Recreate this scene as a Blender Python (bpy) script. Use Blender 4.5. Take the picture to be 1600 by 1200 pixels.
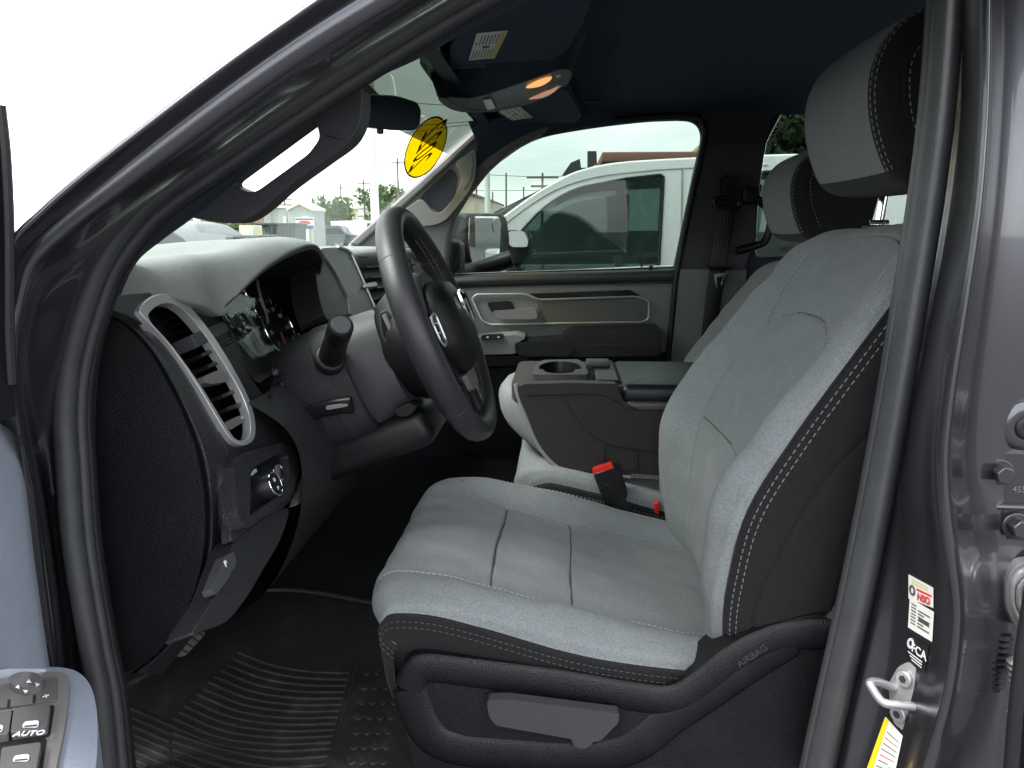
import bpy, bmesh, math, random
import numpy as np
from mathutils import Vector, Matrix, Euler
random.seed(7)
for o in list(bpy.data.objects): bpy.data.objects.remove(o)
scene = bpy.context.scene
COL = scene.collection
R = math.radians
# ------------------------------------------------------------------ camera
FPX, PSI, TH = 1202.0, R(3.9), R(11.3)
CAM = Vector((0, 0, 1.5))
cam = bpy.data.cameras.new('camera'); cam_o = bpy.data.objects.new('camera', cam); COL.objects.link(cam_o)
cam.sensor_width = 36; cam.lens = 36 * FPX / 1600; cam.clip_start = .02; cam.clip_end = 3000
cam_o.location = CAM; cam_o.rotation_euler = Euler((math.pi / 2 - TH, 0, PSI))
scene.camera = cam_o
# ------------------------------------------------------------------ world: overcast daylight
SUN_EL, SUN_AZ = R(50), R(250)      # azimuth of the direction towards the sun, from +Y towards +X
w = bpy.data.worlds.new('World'); scene.world = w; w.use_nodes = True
nt = w.node_tree; nt.nodes.clear()
def N(t, kind, **kw):
    n = t.nodes.new(kind)
    for k, v in kw.items():
        if k in n.inputs: n.inputs[k].default_value = v
        else: setattr(n, k, v)
    return n
sky = N(nt, 'ShaderNodeTexSky', sky_type='NISHITA', sun_disc=False)
sky.sun_elevation = SUN_EL; sky.sun_rotation = SUN_AZ
tc = N(nt, 'ShaderNodeTexCoord'); mp = N(nt, 'ShaderNodeMapping'); mp.inputs['Scale'].default_value = (1, 1, 3.2)
nz = N(nt, 'ShaderNodeTexNoise', Scale=2.6, Detail=6.0, Roughness=.55)
rp = N(nt, 'ShaderNodeValToRGB'); rp.color_ramp.elements[0].position = .3; rp.color_ramp.elements[1].position = .72
rp.color_ramp.elements[0].color = (5.2, 5.6, 6.0, 1); rp.color_ramp.elements[1].color = (10.8, 10.7, 10.4, 1)
mx = N(nt, 'ShaderNodeMixRGB'); mx.inputs[0].default_value = .88
bg = N(nt, 'ShaderNodeBackground'); bg.inputs['Strength'].default_value = .115
wo = N(nt, 'ShaderNodeOutputWorld')
L = nt.links.new
L(tc.outputs['Generated'], mp.inputs['Vector']); L(mp.outputs[0], nz.inputs['Vector']); L(nz.outputs['Fac'], rp.inputs[0])
L(sky.outputs[0], mx.inputs[1]); L(rp.outputs[0], mx.inputs[2]); L(mx.outputs[0], bg.inputs['Color']); L(bg.outputs[0], wo.inputs[0])
sun = bpy.data.lights.new('sun', 'SUN'); sun.energy = 1.5; sun.angle = R(24); sun.color = (1, .96, .9)
sun_o = bpy.data.objects.new('sun', sun); COL.objects.link(sun_o)
sd = Vector((math.sin(SUN_AZ) * math.cos(SUN_EL), math.cos(SUN_AZ) * math.cos(SUN_EL), math.sin(SUN_EL)))
sun_o.rotation_euler = sd.to_track_quat('Z', 'Y').to_euler()
vs = scene.view_settings
scene.display_settings.display_device = 'sRGB'
vs.view_transform = 'Standard'; vs.look = 'None'; vs.gamma = 1; vs.use_curve_mapping = False; vs.exposure = 1.95
scene.render.engine = 'CYCLES'
cy = scene.cycles
cy.use_denoising = True
try: cy.denoiser = 'OPENIMAGEDENOISE'
except Exception: pass
cy.max_bounces = 10; cy.diffuse_bounces = 5; cy.glossy_bounces = 4; cy.transparent_max_bounces = 16; cy.transmission_bounces = 6
cy.caustics_reflective = False; cy.caustics_refractive = False; cy.sample_clamp_indirect = 6
# ------------------------------------------------------------------ pixel -> place (1600x1200 photograph, plane y / x / z in metres)
RM = cam_o.rotation_euler.to_matrix()
def ray(px, py): return RM @ Vector(((px - 800) / FPX, -(py - 600) / FPX, -1))
def p(px, py, y):
    d = ray(px, py); return CAM + d * ((y - CAM.y) / d.y)
def pz(px, py, z):
    d = ray(px, py); return CAM + d * ((z - CAM.z) / d.z)
def px_(px, py, x):
    d = ray(px, py); return CAM + d * ((x - CAM.x) / d.x)
def pp(px, py, c, n):
    d = ray(px, py); return CAM + d * ((c - CAM).dot(n) / d.dot(n))
def pl(pts, y): return [p(a, b, y) for a, b in pts]
# ------------------------------------------------------------------ materials
MATS = {}
def mat(name, base, rough=.5, metal=0.0, spec=.5, grain=None, var=None, coat=0.0, sheen=0.0, coat_rough=.05, wave=None, emit=None, dirt=None):
    """grain=(kind, scale, strength); var=(scale, amount)"""
    m = bpy.data.materials.new(name); m.use_nodes = True; t = m.node_tree; t.nodes.clear()
    b = N(t, 'ShaderNodeBsdfPrincipled'); o = N(t, 'ShaderNodeOutputMaterial'); t.links.new(b.outputs[0], o.inputs[0])
    b.inputs['Base Color'].default_value = (*base, 1); b.inputs['Roughness'].default_value = rough
    b.inputs['Metallic'].default_value = metal; b.inputs['Specular IOR Level'].default_value = spec
    b.inputs['Coat Weight'].default_value = coat; b.inputs['Coat Roughness'].default_value = coat_rough
    b.inputs['Sheen Weight'].default_value = sheen; b.inputs['Sheen Roughness'].default_value = .5
    tcn = N(t, 'ShaderNodeTexCoord'); vec = tcn.outputs['Object']
    if emit:
        b.inputs['Emission Color'].default_value = (*emit[0], 1); b.inputs['Emission Strength'].default_value = emit[1]
    col = None
    if var:
        n = N(t, 'ShaderNodeTexNoise', Scale=var[0], Detail=3.0, Roughness=.6); t.links.new(vec, n.inputs['Vector'])
        r = N(t, 'ShaderNodeMapRange'); r.inputs[1].default_value = .25; r.inputs[2].default_value = .75
        r.inputs[3].default_value = 1 - var[1]; r.inputs[4].default_value = 1 + var[1]; t.links.new(n.outputs['Fac'], r.inputs[0])
        n2 = N(t, 'ShaderNodeTexNoise', Scale=var[0] * .06 + 3, Detail=4.0); t.links.new(vec, n2.inputs['Vector'])
        r2 = N(t, 'ShaderNodeMapRange'); r2.inputs[1].default_value = .3; r2.inputs[2].default_value = .7
        r2.inputs[3].default_value = 1 - var[1] * .12; r2.inputs[4].default_value = 1 + var[1] * .12; t.links.new(n2.outputs['Fac'], r2.inputs[0])
        mu = N(t, 'ShaderNodeMath', operation='MULTIPLY'); t.links.new(r.outputs[0], mu.inputs[0]); t.links.new(r2.outputs[0], mu.inputs[1])
        mm = N(t, 'ShaderNodeMixRGB', blend_type='MULTIPLY'); mm.inputs[0].default_value = 1; mm.inputs[1].default_value = (*base, 1)
        t.links.new(mu.outputs[0], mm.inputs[2]); col = mm.outputs[0]
        rr = N(t, 'ShaderNodeMapRange'); rr.inputs[1].default_value = .3; rr.inputs[2].default_value = .7
        rr.inputs[3].default_value = max(0, rough - .05); rr.inputs[4].default_value = min(1, rough + .07)
        t.links.new(n2.outputs['Fac'], rr.inputs[0]); t.links.new(rr.outputs[0], b.inputs['Roughness'])
    if dirt:   # pale dust patches: (scale, colour, amount)
        n = N(t, 'ShaderNodeTexNoise', Scale=dirt[0], Detail=8.0, Roughness=.7); t.links.new(vec, n.inputs['Vector'])
        r = N(t, 'ShaderNodeMapRange'); r.inputs[1].default_value = .52; r.inputs[2].default_value = .78
        r.inputs[3].default_value = 0; r.inputs[4].default_value = dirt[2]; t.links.new(n.outputs['Fac'], r.inputs[0])
        md = N(t, 'ShaderNodeMixRGB'); md.inputs[1].default_value = (*base, 1); md.inputs[2].default_value = (*dirt[1], 1)
        if col: t.links.new(col, md.inputs[1])
        t.links.new(r.outputs[0], md.inputs[0]); col = md.outputs[0]
    if col: t.links.new(col, b.inputs['Base Color'])
    if grain:
        k, s, st = grain
        if k == 'voronoi':
            g = N(t, 'ShaderNodeTexVoronoi', Scale=s); ho = g.outputs['Distance']
        elif k == 'noise':
            g = N(t, 'ShaderNodeTexNoise', Scale=s, Detail=2.0); ho = g.outputs['Fac']
        else:
            g = N(t, 'ShaderNodeTexNoise', Scale=s, Detail=2.0); ho = g.outputs['Fac']
        t.links.new(vec, g.inputs['Vector'])
        bu = N(t, 'ShaderNodeBump'); bu.inputs['Strength'].default_value = st; bu.inputs['Distance'].default_value = .0010
        t.links.new(ho, bu.inputs['Height']); t.links.new(bu.outputs[0], b.inputs['Normal'])
    MATS[name] = m
    return m
def glass(name, tint, refl=1.0, rough=0.0):
    m = bpy.data.materials.new(name); m.use_nodes = True; t = m.node_tree; t.nodes.clear()
    tr = N(t, 'ShaderNodeBsdfTransparent'); tr.inputs[0].default_value = (*tint, 1)
    gl = N(t, 'ShaderNodeBsdfGlossy'); gl.inputs['Roughness'].default_value = rough
    fr = N(t, 'ShaderNodeFresnel'); fr.inputs[0].default_value = 1.5
    ml = N(t, 'ShaderNodeMath', operation='MULTIPLY'); ml.inputs[1].default_value = refl
    ms = N(t, 'ShaderNodeMixShader'); o = N(t, 'ShaderNodeOutputMaterial')
    t.links.new(fr.outputs[0], ml.inputs[0]); t.links.new(ml.outputs[0], ms.inputs[0]); t.links.new(tr.outputs[0], ms.inputs[1])
    t.links.new(gl.outputs[0], ms.inputs[2]); t.links.new(ms.outputs[0], o.inputs[0])
    MATS[name] = m; return m
mat('fabric_light', (.215, .230, .238), .95, spec=.12, grain=('noise', 620, .7), var=(560, .34), sheen=.10)
mat('fabric_dark', (.017, .0165, .018), .9, spec=.15, grain=('noise', 620, .9), var=(560, .4), sheen=.10)
mat('leather', (.025, .025, .029), .36, spec=.5, grain=('voronoi', 800, .25), var=(60, .1))
mat('leather_pad', (.008, .010, .013), .32, spec=.34, grain=('voronoi', 600, .35), var=(60, .1))
mat('plastic_dark', (.0065, .007, .0085), .35, spec=.34, grain=('voronoi', 750, .55), var=(90, .2), dirt=(9, (.04, .039, .038), .18))
mat('dash_dark', (.020, .021, .024), .38, spec=.42, grain=('voronoi', 620, .7), var=(90, .15), dirt=(11, (.05, .05, .05), .15))
mat('plastic_smooth', (.007, .0075, .009), .36, spec=.34, grain=('noise', 1200, .2), var=(50, .1))
mat('plastic_gloss', (.008, .008, .010), .12, spec=.5)
mat('plastic_grey', (.165, .185, .178), .5, spec=.4, grain=('voronoi', 520, .6), var=(80, .06))
mat('plastic_mid', (.045, .046, .051), .5, spec=.4, grain=('voronoi', 620, .3), var=(80, .06))
mat('pad_grey', (.195, .210, .200), .48, spec=.4, grain=('voronoi', 800, .45), var=(70, .06))
mat('pillar_grey', (.16, .16, .155), .5, spec=.4, grain=('noise', 900, .2), var=(60, .06))
mat('silver', (.68, .68, .69), .33, metal=.7, var=(300, .04))
mat('silver_grey', (.23, .225, .235), .38, metal=.5, var=(500, .06))
mat('chrome', (.82, .82, .83), .08, metal=1)
mat('mirror', (.9, .92, .92), .01, metal=1)
mat('paint', (.098, .098, .112), .25, metal=.85, spec=.5, coat=.6, grain=('noise', 1600, .10))
mat('paint_dull', (.030, .029, .034), .4, metal=.3, coat=.5, coat_rough=.2, var=(900, .2), dirt=(14, (.10, .09, .08), .25))
mat('rubber', (.045, .047, .050), .36, spec=.6, grain=('noise', 300, .25), var=(40, .15))
mat('rubber_black', (.010, .010, .012), .5, spec=.4, grain=('noise', 300, .2))
mat('headliner', (.050, .064, .094), .97, spec=.1, grain=('noise', 900, .3), var=(600, .12))
mat('trim_dark', (.026, .032, .047), .7, spec=.25, grain=('noise', 900, .2), var=(60, .1))
mat('carpet', (.030, .032, .036), 1.0, spec=.1, grain=('noise', 500, .8), var=(700, .4))
mat('mat_rubber', (.026, .026, .028), .55, spec=.4, grain=('noise', 400, .3), var=(50, .25), dirt=(17, (.13, .115, .095), .6))
mat('wood', (.006, .006, .006), .15, spec=.5, var=(90, .5))
mat('insert_fabric', (.105, .112, .108), .9, spec=.15, grain=('noise', 620, .6), var=(560, .25))
mat('trim_far', (.040, .044, .050), .55, spec=.35, var=(60, .1))
mat('switch_grey', (.105, .10, .102), .5, spec=.4, grain=('noise', 700, .2), var=(80, .06))
mat('switch_bezel', (.17, .162, .160), .5, spec=.4, grain=('noise', 700, .2), var=(80, .06))
mat('fabric_brown', (.032, .029, .029), .9, spec=.15, grain=('noise', 620, .9), var=(560, .35), sheen=.1)
mat('gauge_black', (.008, .009, .012), .32, spec=.3)
mat('dial_ink', (.42, .44, .45), .6)
mat('seam_shade', (.05, .052, .055), .95)  # dark tone for the shade lying in the seat grooves
mat('dim_mirror', (.20, .22, .26), .03, metal=1)
mat('white_ink', (.75, .77, .78), .5)
mat('thread', (.27, .27, .265), .8)
mat('thread_dark', (.10, .10, .10), .8)
mat('thread_mid', (.085, .085, .085), .8)
mat('thread_light', (.36, .37, .37), .8)
mat('door_blue', (.235, .26, .32), .55, spec=.35, grain=('voronoi', 420, .3), var=(50, .05))
mat('red_plastic', (.75, .03, .02), .35)
mat('label_white', (.72, .73, .68), .5)
mat('label_yellow', (.85, .62, .02), .5)
mat('label_tan', (.60, .48, .20), .5)
mat('ink_dark', (.06, .06, .06), .6)
mat('ink_red', (.65, .04, .03), .6)
mat('metal_grey', (.52, .52, .53), .38, metal=.7, var=(200, .1))
mat('bolt_dark', (.06, .06, .065), .3, metal=.6, coat=.5)
mat('screen', (.006, .007, .009), .08, spec=.5)
mat('lamp_amber', (.8, .5, .25), .4, emit=((1.0, .42, .12), .28))
mat('lamp_dim', (.7, .5, .4), .4, emit=((1.0, .45, .25), .10))
mat('needle', (.5, .15, .05), .5)
glass('glass_side', (.54, .59, .555), .6)
glass('glass_clear', (.90, .96, .93), .35)
glass('glass_band', (.15, .19, .155), .6)
glass('glass_lens', (.90, .91, .91), .15)
# outdoors
mat('asphalt', (.075, .075, .078), .9, var=(3, .25), grain=('noise', 60, .4))
mat('white_paint', (.88, .90, .91), .3, coat=1.0)
mat('white_shade', (.70, .72, .74), .4, coat=.3)
mat('black_trim', (.012, .012, .014), .4)
mat('tint_window', (.010, .014, .016), .03, spec=.6)
# ------------------------------------------------------------------ things, parts
def thing(name, label, cat, loc=(0, 0, 0), group=None):
    o = bpy.data.objects.new(name, None); COL.objects.link(o); o.location = Vector(loc); o.empty_display_size = .05
    o['label'] = label; o['category'] = cat
    if name in ('door_with_window', 'door_with_switches', 'steering_column', 'canopy_roof'): o['kind'] = 'thing'
    if group: o['group'] = group
    return o
def worigin(o):
    v = Vector((0, 0, 0))
    while o: v = v + o.location; o = o.parent
    return v
def finish(name, me, m, parent, kind=None, label=None, sharp=38, cat=None, group=None, origin=None):
    o = bpy.data.objects.new(name, me); COL.objects.link(o)
    if m: me.materials.append(MATS[m] if isinstance(m, str) else m)
    if parent:
        o.parent = parent; og = worigin(parent)
    else:
        og = Vector(origin) if origin is not None else Vector((0, 0, 0)); o.location = og
    if og.length > 0: me.transform(Matrix.Translation(-og))
    if sharp is not None:
        me.shade_smooth()
        if sharp < 179: me.set_sharp_from_angle(angle=R(sharp))
    if kind: o['kind'] = kind
    if label: o['label'] = label
    if cat: o['category'] = cat
    if group: o['group'] = group
    return o
def mk(name, V, Fc, m, parent=None, **kw):
    me = bpy.data.meshes.new(name)
    me.from_pydata([tuple(v) for v in V], [], [tuple(f) for f in Fc]); me.update()
    return finish(name, me, m, parent, **kw)
def from_bm(name, bm, m, parent=None, **kw):
    bmesh.ops.recalc_face_normals(bm, faces=bm.faces)
    me = bpy.data.meshes.new(name); bm.to_mesh(me); bm.free()
    return finish(name, me, m, parent, **kw)
def bevel(o, wd, seg=3, ang=30):
    b = o.modifiers.new('bevel', 'BEVEL'); b.width = wd; b.segments = seg; b.limit_method = 'ANGLE'; b.angle_limit = R(ang); b.harden_normals = False
    return o
def solid(o, th, off=-1):
    s = o.modifiers.new('solid', 'SOLIDIFY'); s.thickness = th; s.offset = off; return o
# ------------------------------------------------------------------ curves and surfaces
def cr(pts, sub=8, closed=False):
    P_ = [np.array(q, float) for q in pts]; n = len(P_); out = []
    segs = n if closed else n - 1
    for i in range(segs):
        p1, p2 = P_[i], P_[(i + 1) % n]
        p0 = P_[i - 1] if (i > 0 or closed) else 2 * p1 - p2
        p3 = P_[(i + 2) % n] if (i + 2 < n or closed) else 2 * p2 - p1
        for k in range(sub):
            t = k / sub; t2 = t * t; t3 = t2 * t
            out.append(.5 * (2 * p1 + (p2 - p0) * t + (2 * p0 - 5 * p1 + 4 * p2 - p3) * t2 + (3 * p1 - p0 - 3 * p2 + p3) * t3))
    if not closed: out.append(P_[-1])
    return out
def resample(pts, n, closed=False):
    a = np.array([tuple(q) for q in pts], float)
    if closed: a = np.vstack([a, a[:1]])
    d = np.r_[0, np.cumsum(np.linalg.norm(np.diff(a, axis=0), axis=1))]
    s = np.linspace(0, d[-1], n + 1)[:-1] if closed else np.linspace(0, d[-1], n)
    return np.stack([np.interp(s, d, a[:, k]) for k in range(a.shape[1])], 1)
def roundpoly(pts, r=.25, seg=5):
    """polygon with corners rounded by a fraction r of the shorter side"""
    out = []; n = len(pts); Q_ = [np.array(tuple(q), float) for q in pts]
    for i in range(n):
        a, b, c = Q_[i - 1], Q_[i], Q_[(i + 1) % n]
        l = min(np.linalg.norm(a - b), np.linalg.norm(c - b)) * r
        s = b + (a - b) / max(1e-9, np.linalg.norm(a - b)) * l; e = b + (c - b) / max(1e-9, np.linalg.norm(c - b)) * l
        for k in range(seg + 1):
            t = k / seg; out.append((1 - t) ** 2 * s + 2 * t * (1 - t) * b + t * t * e)
    return out
def grid_eval(C, su, sv):
    C = np.array([[tuple(q) for q in row] for row in C], float)
    def interp(A, sub):
        n = A.shape[0]; out = []
        for i in range(n - 1):
            p1, p2 = A[i], A[i + 1]; p0 = A[i - 1] if i else 2 * p1 - p2; p3 = A[i + 2] if i + 2 < n else 2 * p2 - p1
            for k in range(sub):
                t = k / sub
                out.append(.5 * (2 * p1 + (p2 - p0) * t + (2 * p0 - 5 * p1 + 4 * p2 - p3) * t * t + (3 * p1 - p0 - 3 * p2 + p3) * t ** 3))
        out.append(A[-1]); return np.array(out)
    A = interp(C, su); return interp(A.transpose(1, 0, 2), sv).transpose(1, 0, 2)
def grid_normals(G):
    du = np.gradient(G, axis=0); dv = np.gradient(G, axis=1); n = np.cross(du, dv)
    return n / np.maximum(1e-9, np.linalg.norm(n, axis=2, keepdims=True))
def groove(G, lines, width, depth, sign=1):
    n = grid_normals(G) * sign; H = np.zeros(G.shape[:2])
    for ln in lines:
        a = resample(ln, max(8, int(60)))
        lo, hi = a.min(0) - .02, a.max(0) + .02
        msk = np.all((G > lo) & (G < hi), axis=2); idx = np.argwhere(msk)
        if len(idx) == 0: continue
        pts = G[msk]; best = np.full(len(pts), 1e9)
        for i in range(len(a) - 1):
            ab = a[i + 1] - a[i]; t = np.clip(((pts - a[i]) @ ab) / max(1e-12, ab @ ab), 0, 1)
            best = np.minimum(best, np.linalg.norm(pts - a[i] - t[:, None] * ab, axis=1))
        h = depth * (np.exp(-(best / width) ** 2) - .35 * np.exp(-((best - 2.6 * width) / (1.6 * width)) ** 2))
        H[msk] = np.maximum(H[msk], h)
    return G - n * H[:, :, None]
def grid_mesh(name, G, m, parent=None, closed_u=False, **kw):
    U, Vn = G.shape[:2]; V = G.reshape(-1, 3); f = []
    for i in range(U - (0 if closed_u else 1)):
        a = i * Vn; b = ((i + 1) % U) * Vn
        for j in range(Vn - 1): f.append((a + j, b + j, b + j + 1, a + j + 1))
    me = bpy.data.meshes.new(name); me.from_pydata(V.tolist(), [], f); me.update()
    return finish(name, me, m, parent, **kw)
def surf(name, C, su, sv, m, parent=None, th=0, off=-1, **kw):
    kw.setdefault('sharp', 60)
    o = grid_mesh(name, grid_eval(C, su, sv), m, parent, **kw)
    if th: solid(o, th, off)
    return o
def sweep(name, path, prof, m, parent=None, up=(0, 1, 0), closed=False, scale=None, cap=True, **kw):
    Pn = [Vector(tuple(q)) for q in path]; n = len(Pn); up = Vector(up); V = []; f = []; k = len(prof)
    for i in range(n):
        a = Pn[i - 1] if (i or closed) else Pn[i]; b = Pn[(i + 1) % n] if (i + 1 < n or closed) else Pn[i]
        T = (b - a).normalized(); Nn = (up - T * up.dot(T))
        Nn = Nn.normalized() if Nn.length > 1e-5 else T.orthogonal().normalized()
        B = T.cross(Nn); s = scale[i] if scale is not None else 1
        for (u, v) in prof: V.append(Pn[i] + B * (u * s) + Nn * (v * s))
    for i in range(n - (0 if closed else 1)):
        a = i * k; b = ((i + 1) % n) * k
        for j in range(k): f.append((a + j, a + (j + 1) % k, b + (j + 1) % k, b + j))
    if cap and not closed: f += [tuple(range(k))[::-1], tuple(range((n - 1) * k, n * k))]
    return mk(name, V, f, m, parent, **kw)
def circ(r, n=12, ry=None): return [(r * math.cos(2 * math.pi * i / n), (ry or r) * math.sin(2 * math.pi * i / n)) for i in range(n)]
def rrect(wd, h, r, seg=3):
    out = []
    for cx, cy, a0 in ((wd / 2 - r, h / 2 - r, 0), (-wd / 2 + r, h / 2 - r, 90), (-wd / 2 + r, -h / 2 + r, 180), (wd / 2 - r, -h / 2 + r, 270)):
        for k in range(seg + 1): a = R(a0 + 90 * k / seg); out.append((cx + r * math.cos(a), cy + r * math.sin(a)))
    return out
def tube(name, path, r, m, parent=None, n=12, **kw): return sweep(name, path, circ(r, n), m, parent, **kw)
def plate(name, outer, ext, m, parent=None, holes=(), bev=0, seg=3, **kw):
    """flat panel: outline (3D, about coplanar), extruded by the vector ext, with real holes"""
    bm = bmesh.new(); E_ = []
    for loop in [outer, *holes]:
        vs_ = [bm.verts.new(tuple(q)) for q in loop]
        for i in range(len(vs_)): E_.append(bm.edges.new((vs_[i - 1], vs_[i])))
    bmesh.ops.triangle_fill(bm, use_beauty=True, use_dissolve=False, edges=E_)
    r = bmesh.ops.extrude_face_region(bm, geom=list(bm.faces))
    bmesh.ops.translate(bm, vec=Vector(ext), verts=[g for g in r['geom'] if isinstance(g, bmesh.types.BMVert)])
    o = from_bm(name, bm, m, parent, **kw)
    if bev: bevel(o, bev, seg)
    return o
def rbox(name, c, size, m, parent=None, r=.01, seg=3, rot=None, **kw):
    bm = bmesh.new(); bmesh.ops.create_cube(bm, size=1)
    bmesh.ops.scale(bm, vec=Vector(size), verts=bm.verts)
    if r: bmesh.ops.bevel(bm, geom=list(bm.edges) + list(bm.verts), offset=min(r, min(size) * .49), segments=seg, profile=.5, affect='EDGES')
    M = Matrix.Translation(Vector(c)) @ (rot.to_4x4() if rot is not None else Matrix.Identity(4))
    bmesh.ops.transform(bm, matrix=M, verts=bm.verts)
    return from_bm(name, bm, m, parent, **kw)
def boxes(name, items, m, parent=None, **kw):
    """several plain boxes of ONE part: (centre, size, rot)"""
    V = []; f = []
    for it in items:
        c, s = Vector(it[0]), Vector(it[1]); rot = it[2] if len(it) > 2 else Matrix.Identity(3); b = len(V)
        for x in (-.5, .5):
            for y in (-.5, .5):
                for z in (-.5, .5): V.append(c + rot @ Vector((x * s.x, y * s.y, z * s.z)))
        f += [tuple(b + i for i in q) for q in ((0, 1, 3, 2), (4, 6, 7, 5), (0, 4, 5, 1), (2, 3, 7, 6), (0, 2, 6, 4), (1, 5, 7, 3))]
    return mk(name, V, f, m, parent, **kw)
def cyl(name, a, b, r1, m, parent=None, r2=None, n=24, bev=0, rings=None, **kw):
    """turned shape from a to b; rings=[(t, r), ...] gives a profile"""
    a, b = Vector(a), Vector(b); T = (b - a); Ln = T.length; T.normalize(); U = T.orthogonal().normalized(); W = T.cross(U)
    rings = rings or [(0, r1), (1, r1 if r2 is None else r2)]
    V = []; f = []
    for t, r in rings:
        for k in range(n):
            q = 2 * math.pi * k / n; V.append(a + T * (t * Ln) + (U * math.cos(q) + W * math.sin(q)) * r)
    for i in range(len(rings) - 1):
        for k in range(n): f.append((i * n + k, i * n + (k + 1) % n, (i + 1) * n + (k + 1) % n, (i + 1) * n + k))
    f += [tuple(range(n))[::-1], tuple(range((len(rings) - 1) * n, len(rings) * n))]
    o = mk(name, V, f, m, parent, **kw)
    if bev: bevel(o, bev, 2)
    return o
def loft(name, rings, m, parent=None, cap=True, **kw):
    k = len(rings[0]); V = [q for r in rings for q in r]; f = []
    for i in range(len(rings) - 1):
        for j in range(k): f.append((i * k + j, i * k + (j + 1) % k, (i + 1) * k + (j + 1) % k, (i + 1) * k + j))
    if cap: f += [tuple(range(k))[::-1], tuple(range((len(rings) - 1) * k, len(rings) * k))]
    kw.setdefault('sharp', 50)
    return mk(name, V, f, m, parent, **kw)
def stitches(name, path, m, parent, dash=.0042, gap=.0032, r=.0006, up=(0, 0, 1), lift=.0003):
    a = np.array([tuple(q) for q in path]); Ls = np.linalg.norm(np.diff(a, axis=0), axis=1).sum(); n = int(Ls / (dash + gap))
    if n < 2: return None
    q = resample(a, n * 2 + 1); V = []; f = []; up = Vector(up)
    for i in range(n):
        s = Vector(q[2 * i]); e = s + (Vector(q[2 * i + 1]) - s).normalized() * dash; T = (e - s).normalized(); S = T.cross(up).normalized() * r; U_ = up * r
        b = len(V); V += [s - S, s + U_ * 1.3, s + S, s - U_, e - S, e + U_ * 1.3, e + S, e - U_]
        f += [(b, b + 1, b + 5, b + 4), (b + 1, b + 2, b + 6, b + 5), (b + 2, b + 3, b + 7, b + 6), (b + 3, b, b + 4, b + 7), (b, b + 3, b + 2, b + 1), (b + 4, b + 5, b + 6, b + 7)]
    V = [v + up * lift for v in V]
    return mk(name, V, f, m, parent, kind='stuff', sharp=None)
def text(name, s, org, right, upv, size, m, parent, ext=.0004, align='CENTER', bold=0, shear=0, **kw):
    cu = bpy.data.curves.new('t', 'FONT'); cu.body = s; cu.size = 1; cu.align_x = align; cu.align_y = 'CENTER'; cu.extrude = ext / size; cu.offset = bold; cu.resolution_u = 4; cu.shear = shear
    o = bpy.data.objects.new('t', cu); COL.objects.link(o)
    dg = bpy.context.evaluated_depsgraph_get(); me = bpy.data.meshes.new_from_object(o.evaluated_get(dg))
    bpy.data.objects.remove(o)
    right = Vector(right).normalized(); upv = Vector(upv); upv = (upv - right * upv.dot(right)).normalized(); nn = right.cross(upv)
    M = Matrix.Identity(4)
    for i in range(3): M[i][0] = right[i] * size; M[i][1] = upv[i] * size; M[i][2] = nn[i] * size; M[i][3] = org[i]
    me.transform(M); me.materials.clear()
    return finish(name, me, m, parent, sharp=None, **kw)
def quad_on(name, a, b, c, d, m, parent, th=.0008, nrm=None, **kw):
    a, b, c, d = map(Vector, (a, b, c, d)); n = Vector(nrm) if nrm is not None else (b - a).cross(d - a).normalized()
    pts = roundpoly([a, b, c, d], .08, 3)
    return plate(name, pts, n * th, m, parent, **kw)
def frame_of(n, upish=(0, 0, 1)):
    n = Vector(n).normalized(); u = Vector(upish); u = (u - n * u.dot(n)).normalized(); return n, u, u.cross(n)
# ================================================================== cab shell (body, pillars, roof lining, glass)
cab = thing('pickup_cab', 'dark grey pickup cab body with pillars, roof lining and floor', 'pickup truck', (0, 1.55, .5))
# ---- painted front pillar / roof rail of the near door opening: columns of the surface, bottom to top
k0 = [(92, 1210), (78, 1000), (52, 800), (22, 650), (-2, 545), (2, 450), (14, 378), (60, 328), (130, 267), (240, 181), (350, 97), (440, 33), (520, -22), (640, -95), (900, -230), (1170, -300), (1500, -325), (1900, -330)]
k1 = [(98, 1210), (84, 1000), (58, 800), (27, 650), (10, 545), (18, 460), (30, 398), (78, 348), (150, 290), (258, 203), (368, 120), (460, 55), (545, 0), (665, -72), (920, -205), (1190, -275), (1520, -300), (1920, -305)]
k2 = [(104, 1210), (90, 1000), (64, 800), (33, 650), (22, 545), (34, 470), (56, 410), (110, 357), (185, 300), (290, 222), (398, 143), (490, 80), (590, 18), (710, -52), (960, -180), (1230, -250), (1560, -275), (1960, -280)]
k3 = [(112, 1210), (97, 1000), (71, 800), (42, 650), (36, 560), (46, 495), (74, 432), (128, 380), (207, 317), (310, 244), (416, 167), (509, 105), (609, 42), (731, -30), (980, -160), (1250, -230), (1580, -255), (1980, -260)]
k4 = [(140, 1210), (110, 1000), (88, 800), (82, 640), (92, 555), (114, 472), (145, 405), (190, 348), (237, 303), (320, 246), (424, 173), (518, 110), (620, 46), (743, -26), (990, -150), (1260, -220), (1590, -245), (1990, -250)]
k5 = [(160, 1210), (130, 1000), (105, 800), (98, 640), (106, 560), (130, 478), (160, 408), (202, 350), (248, 306), (330, 250), (434, 177), (528, 114), (630, 50), (753, -22), (1000, -140), (1270, -210), (1600, -235), (2000, -240)]
ys = (.572, .592, .598, .640, .700, .76)
def deep(b): t = max(0, min(1, (b - 560) / 220)); return .10 * t * t * (3 - 2 * t)
surf('door_opening_frame', list(zip(*[[p(a, b, y + deep(b) * (1 if y < .66 else .3)) for a, b in k] for k, y in zip((k0, k1, k2, k3, k4, k5), ys)])), 8, 8, 'paint', cab, th=.004)
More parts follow.
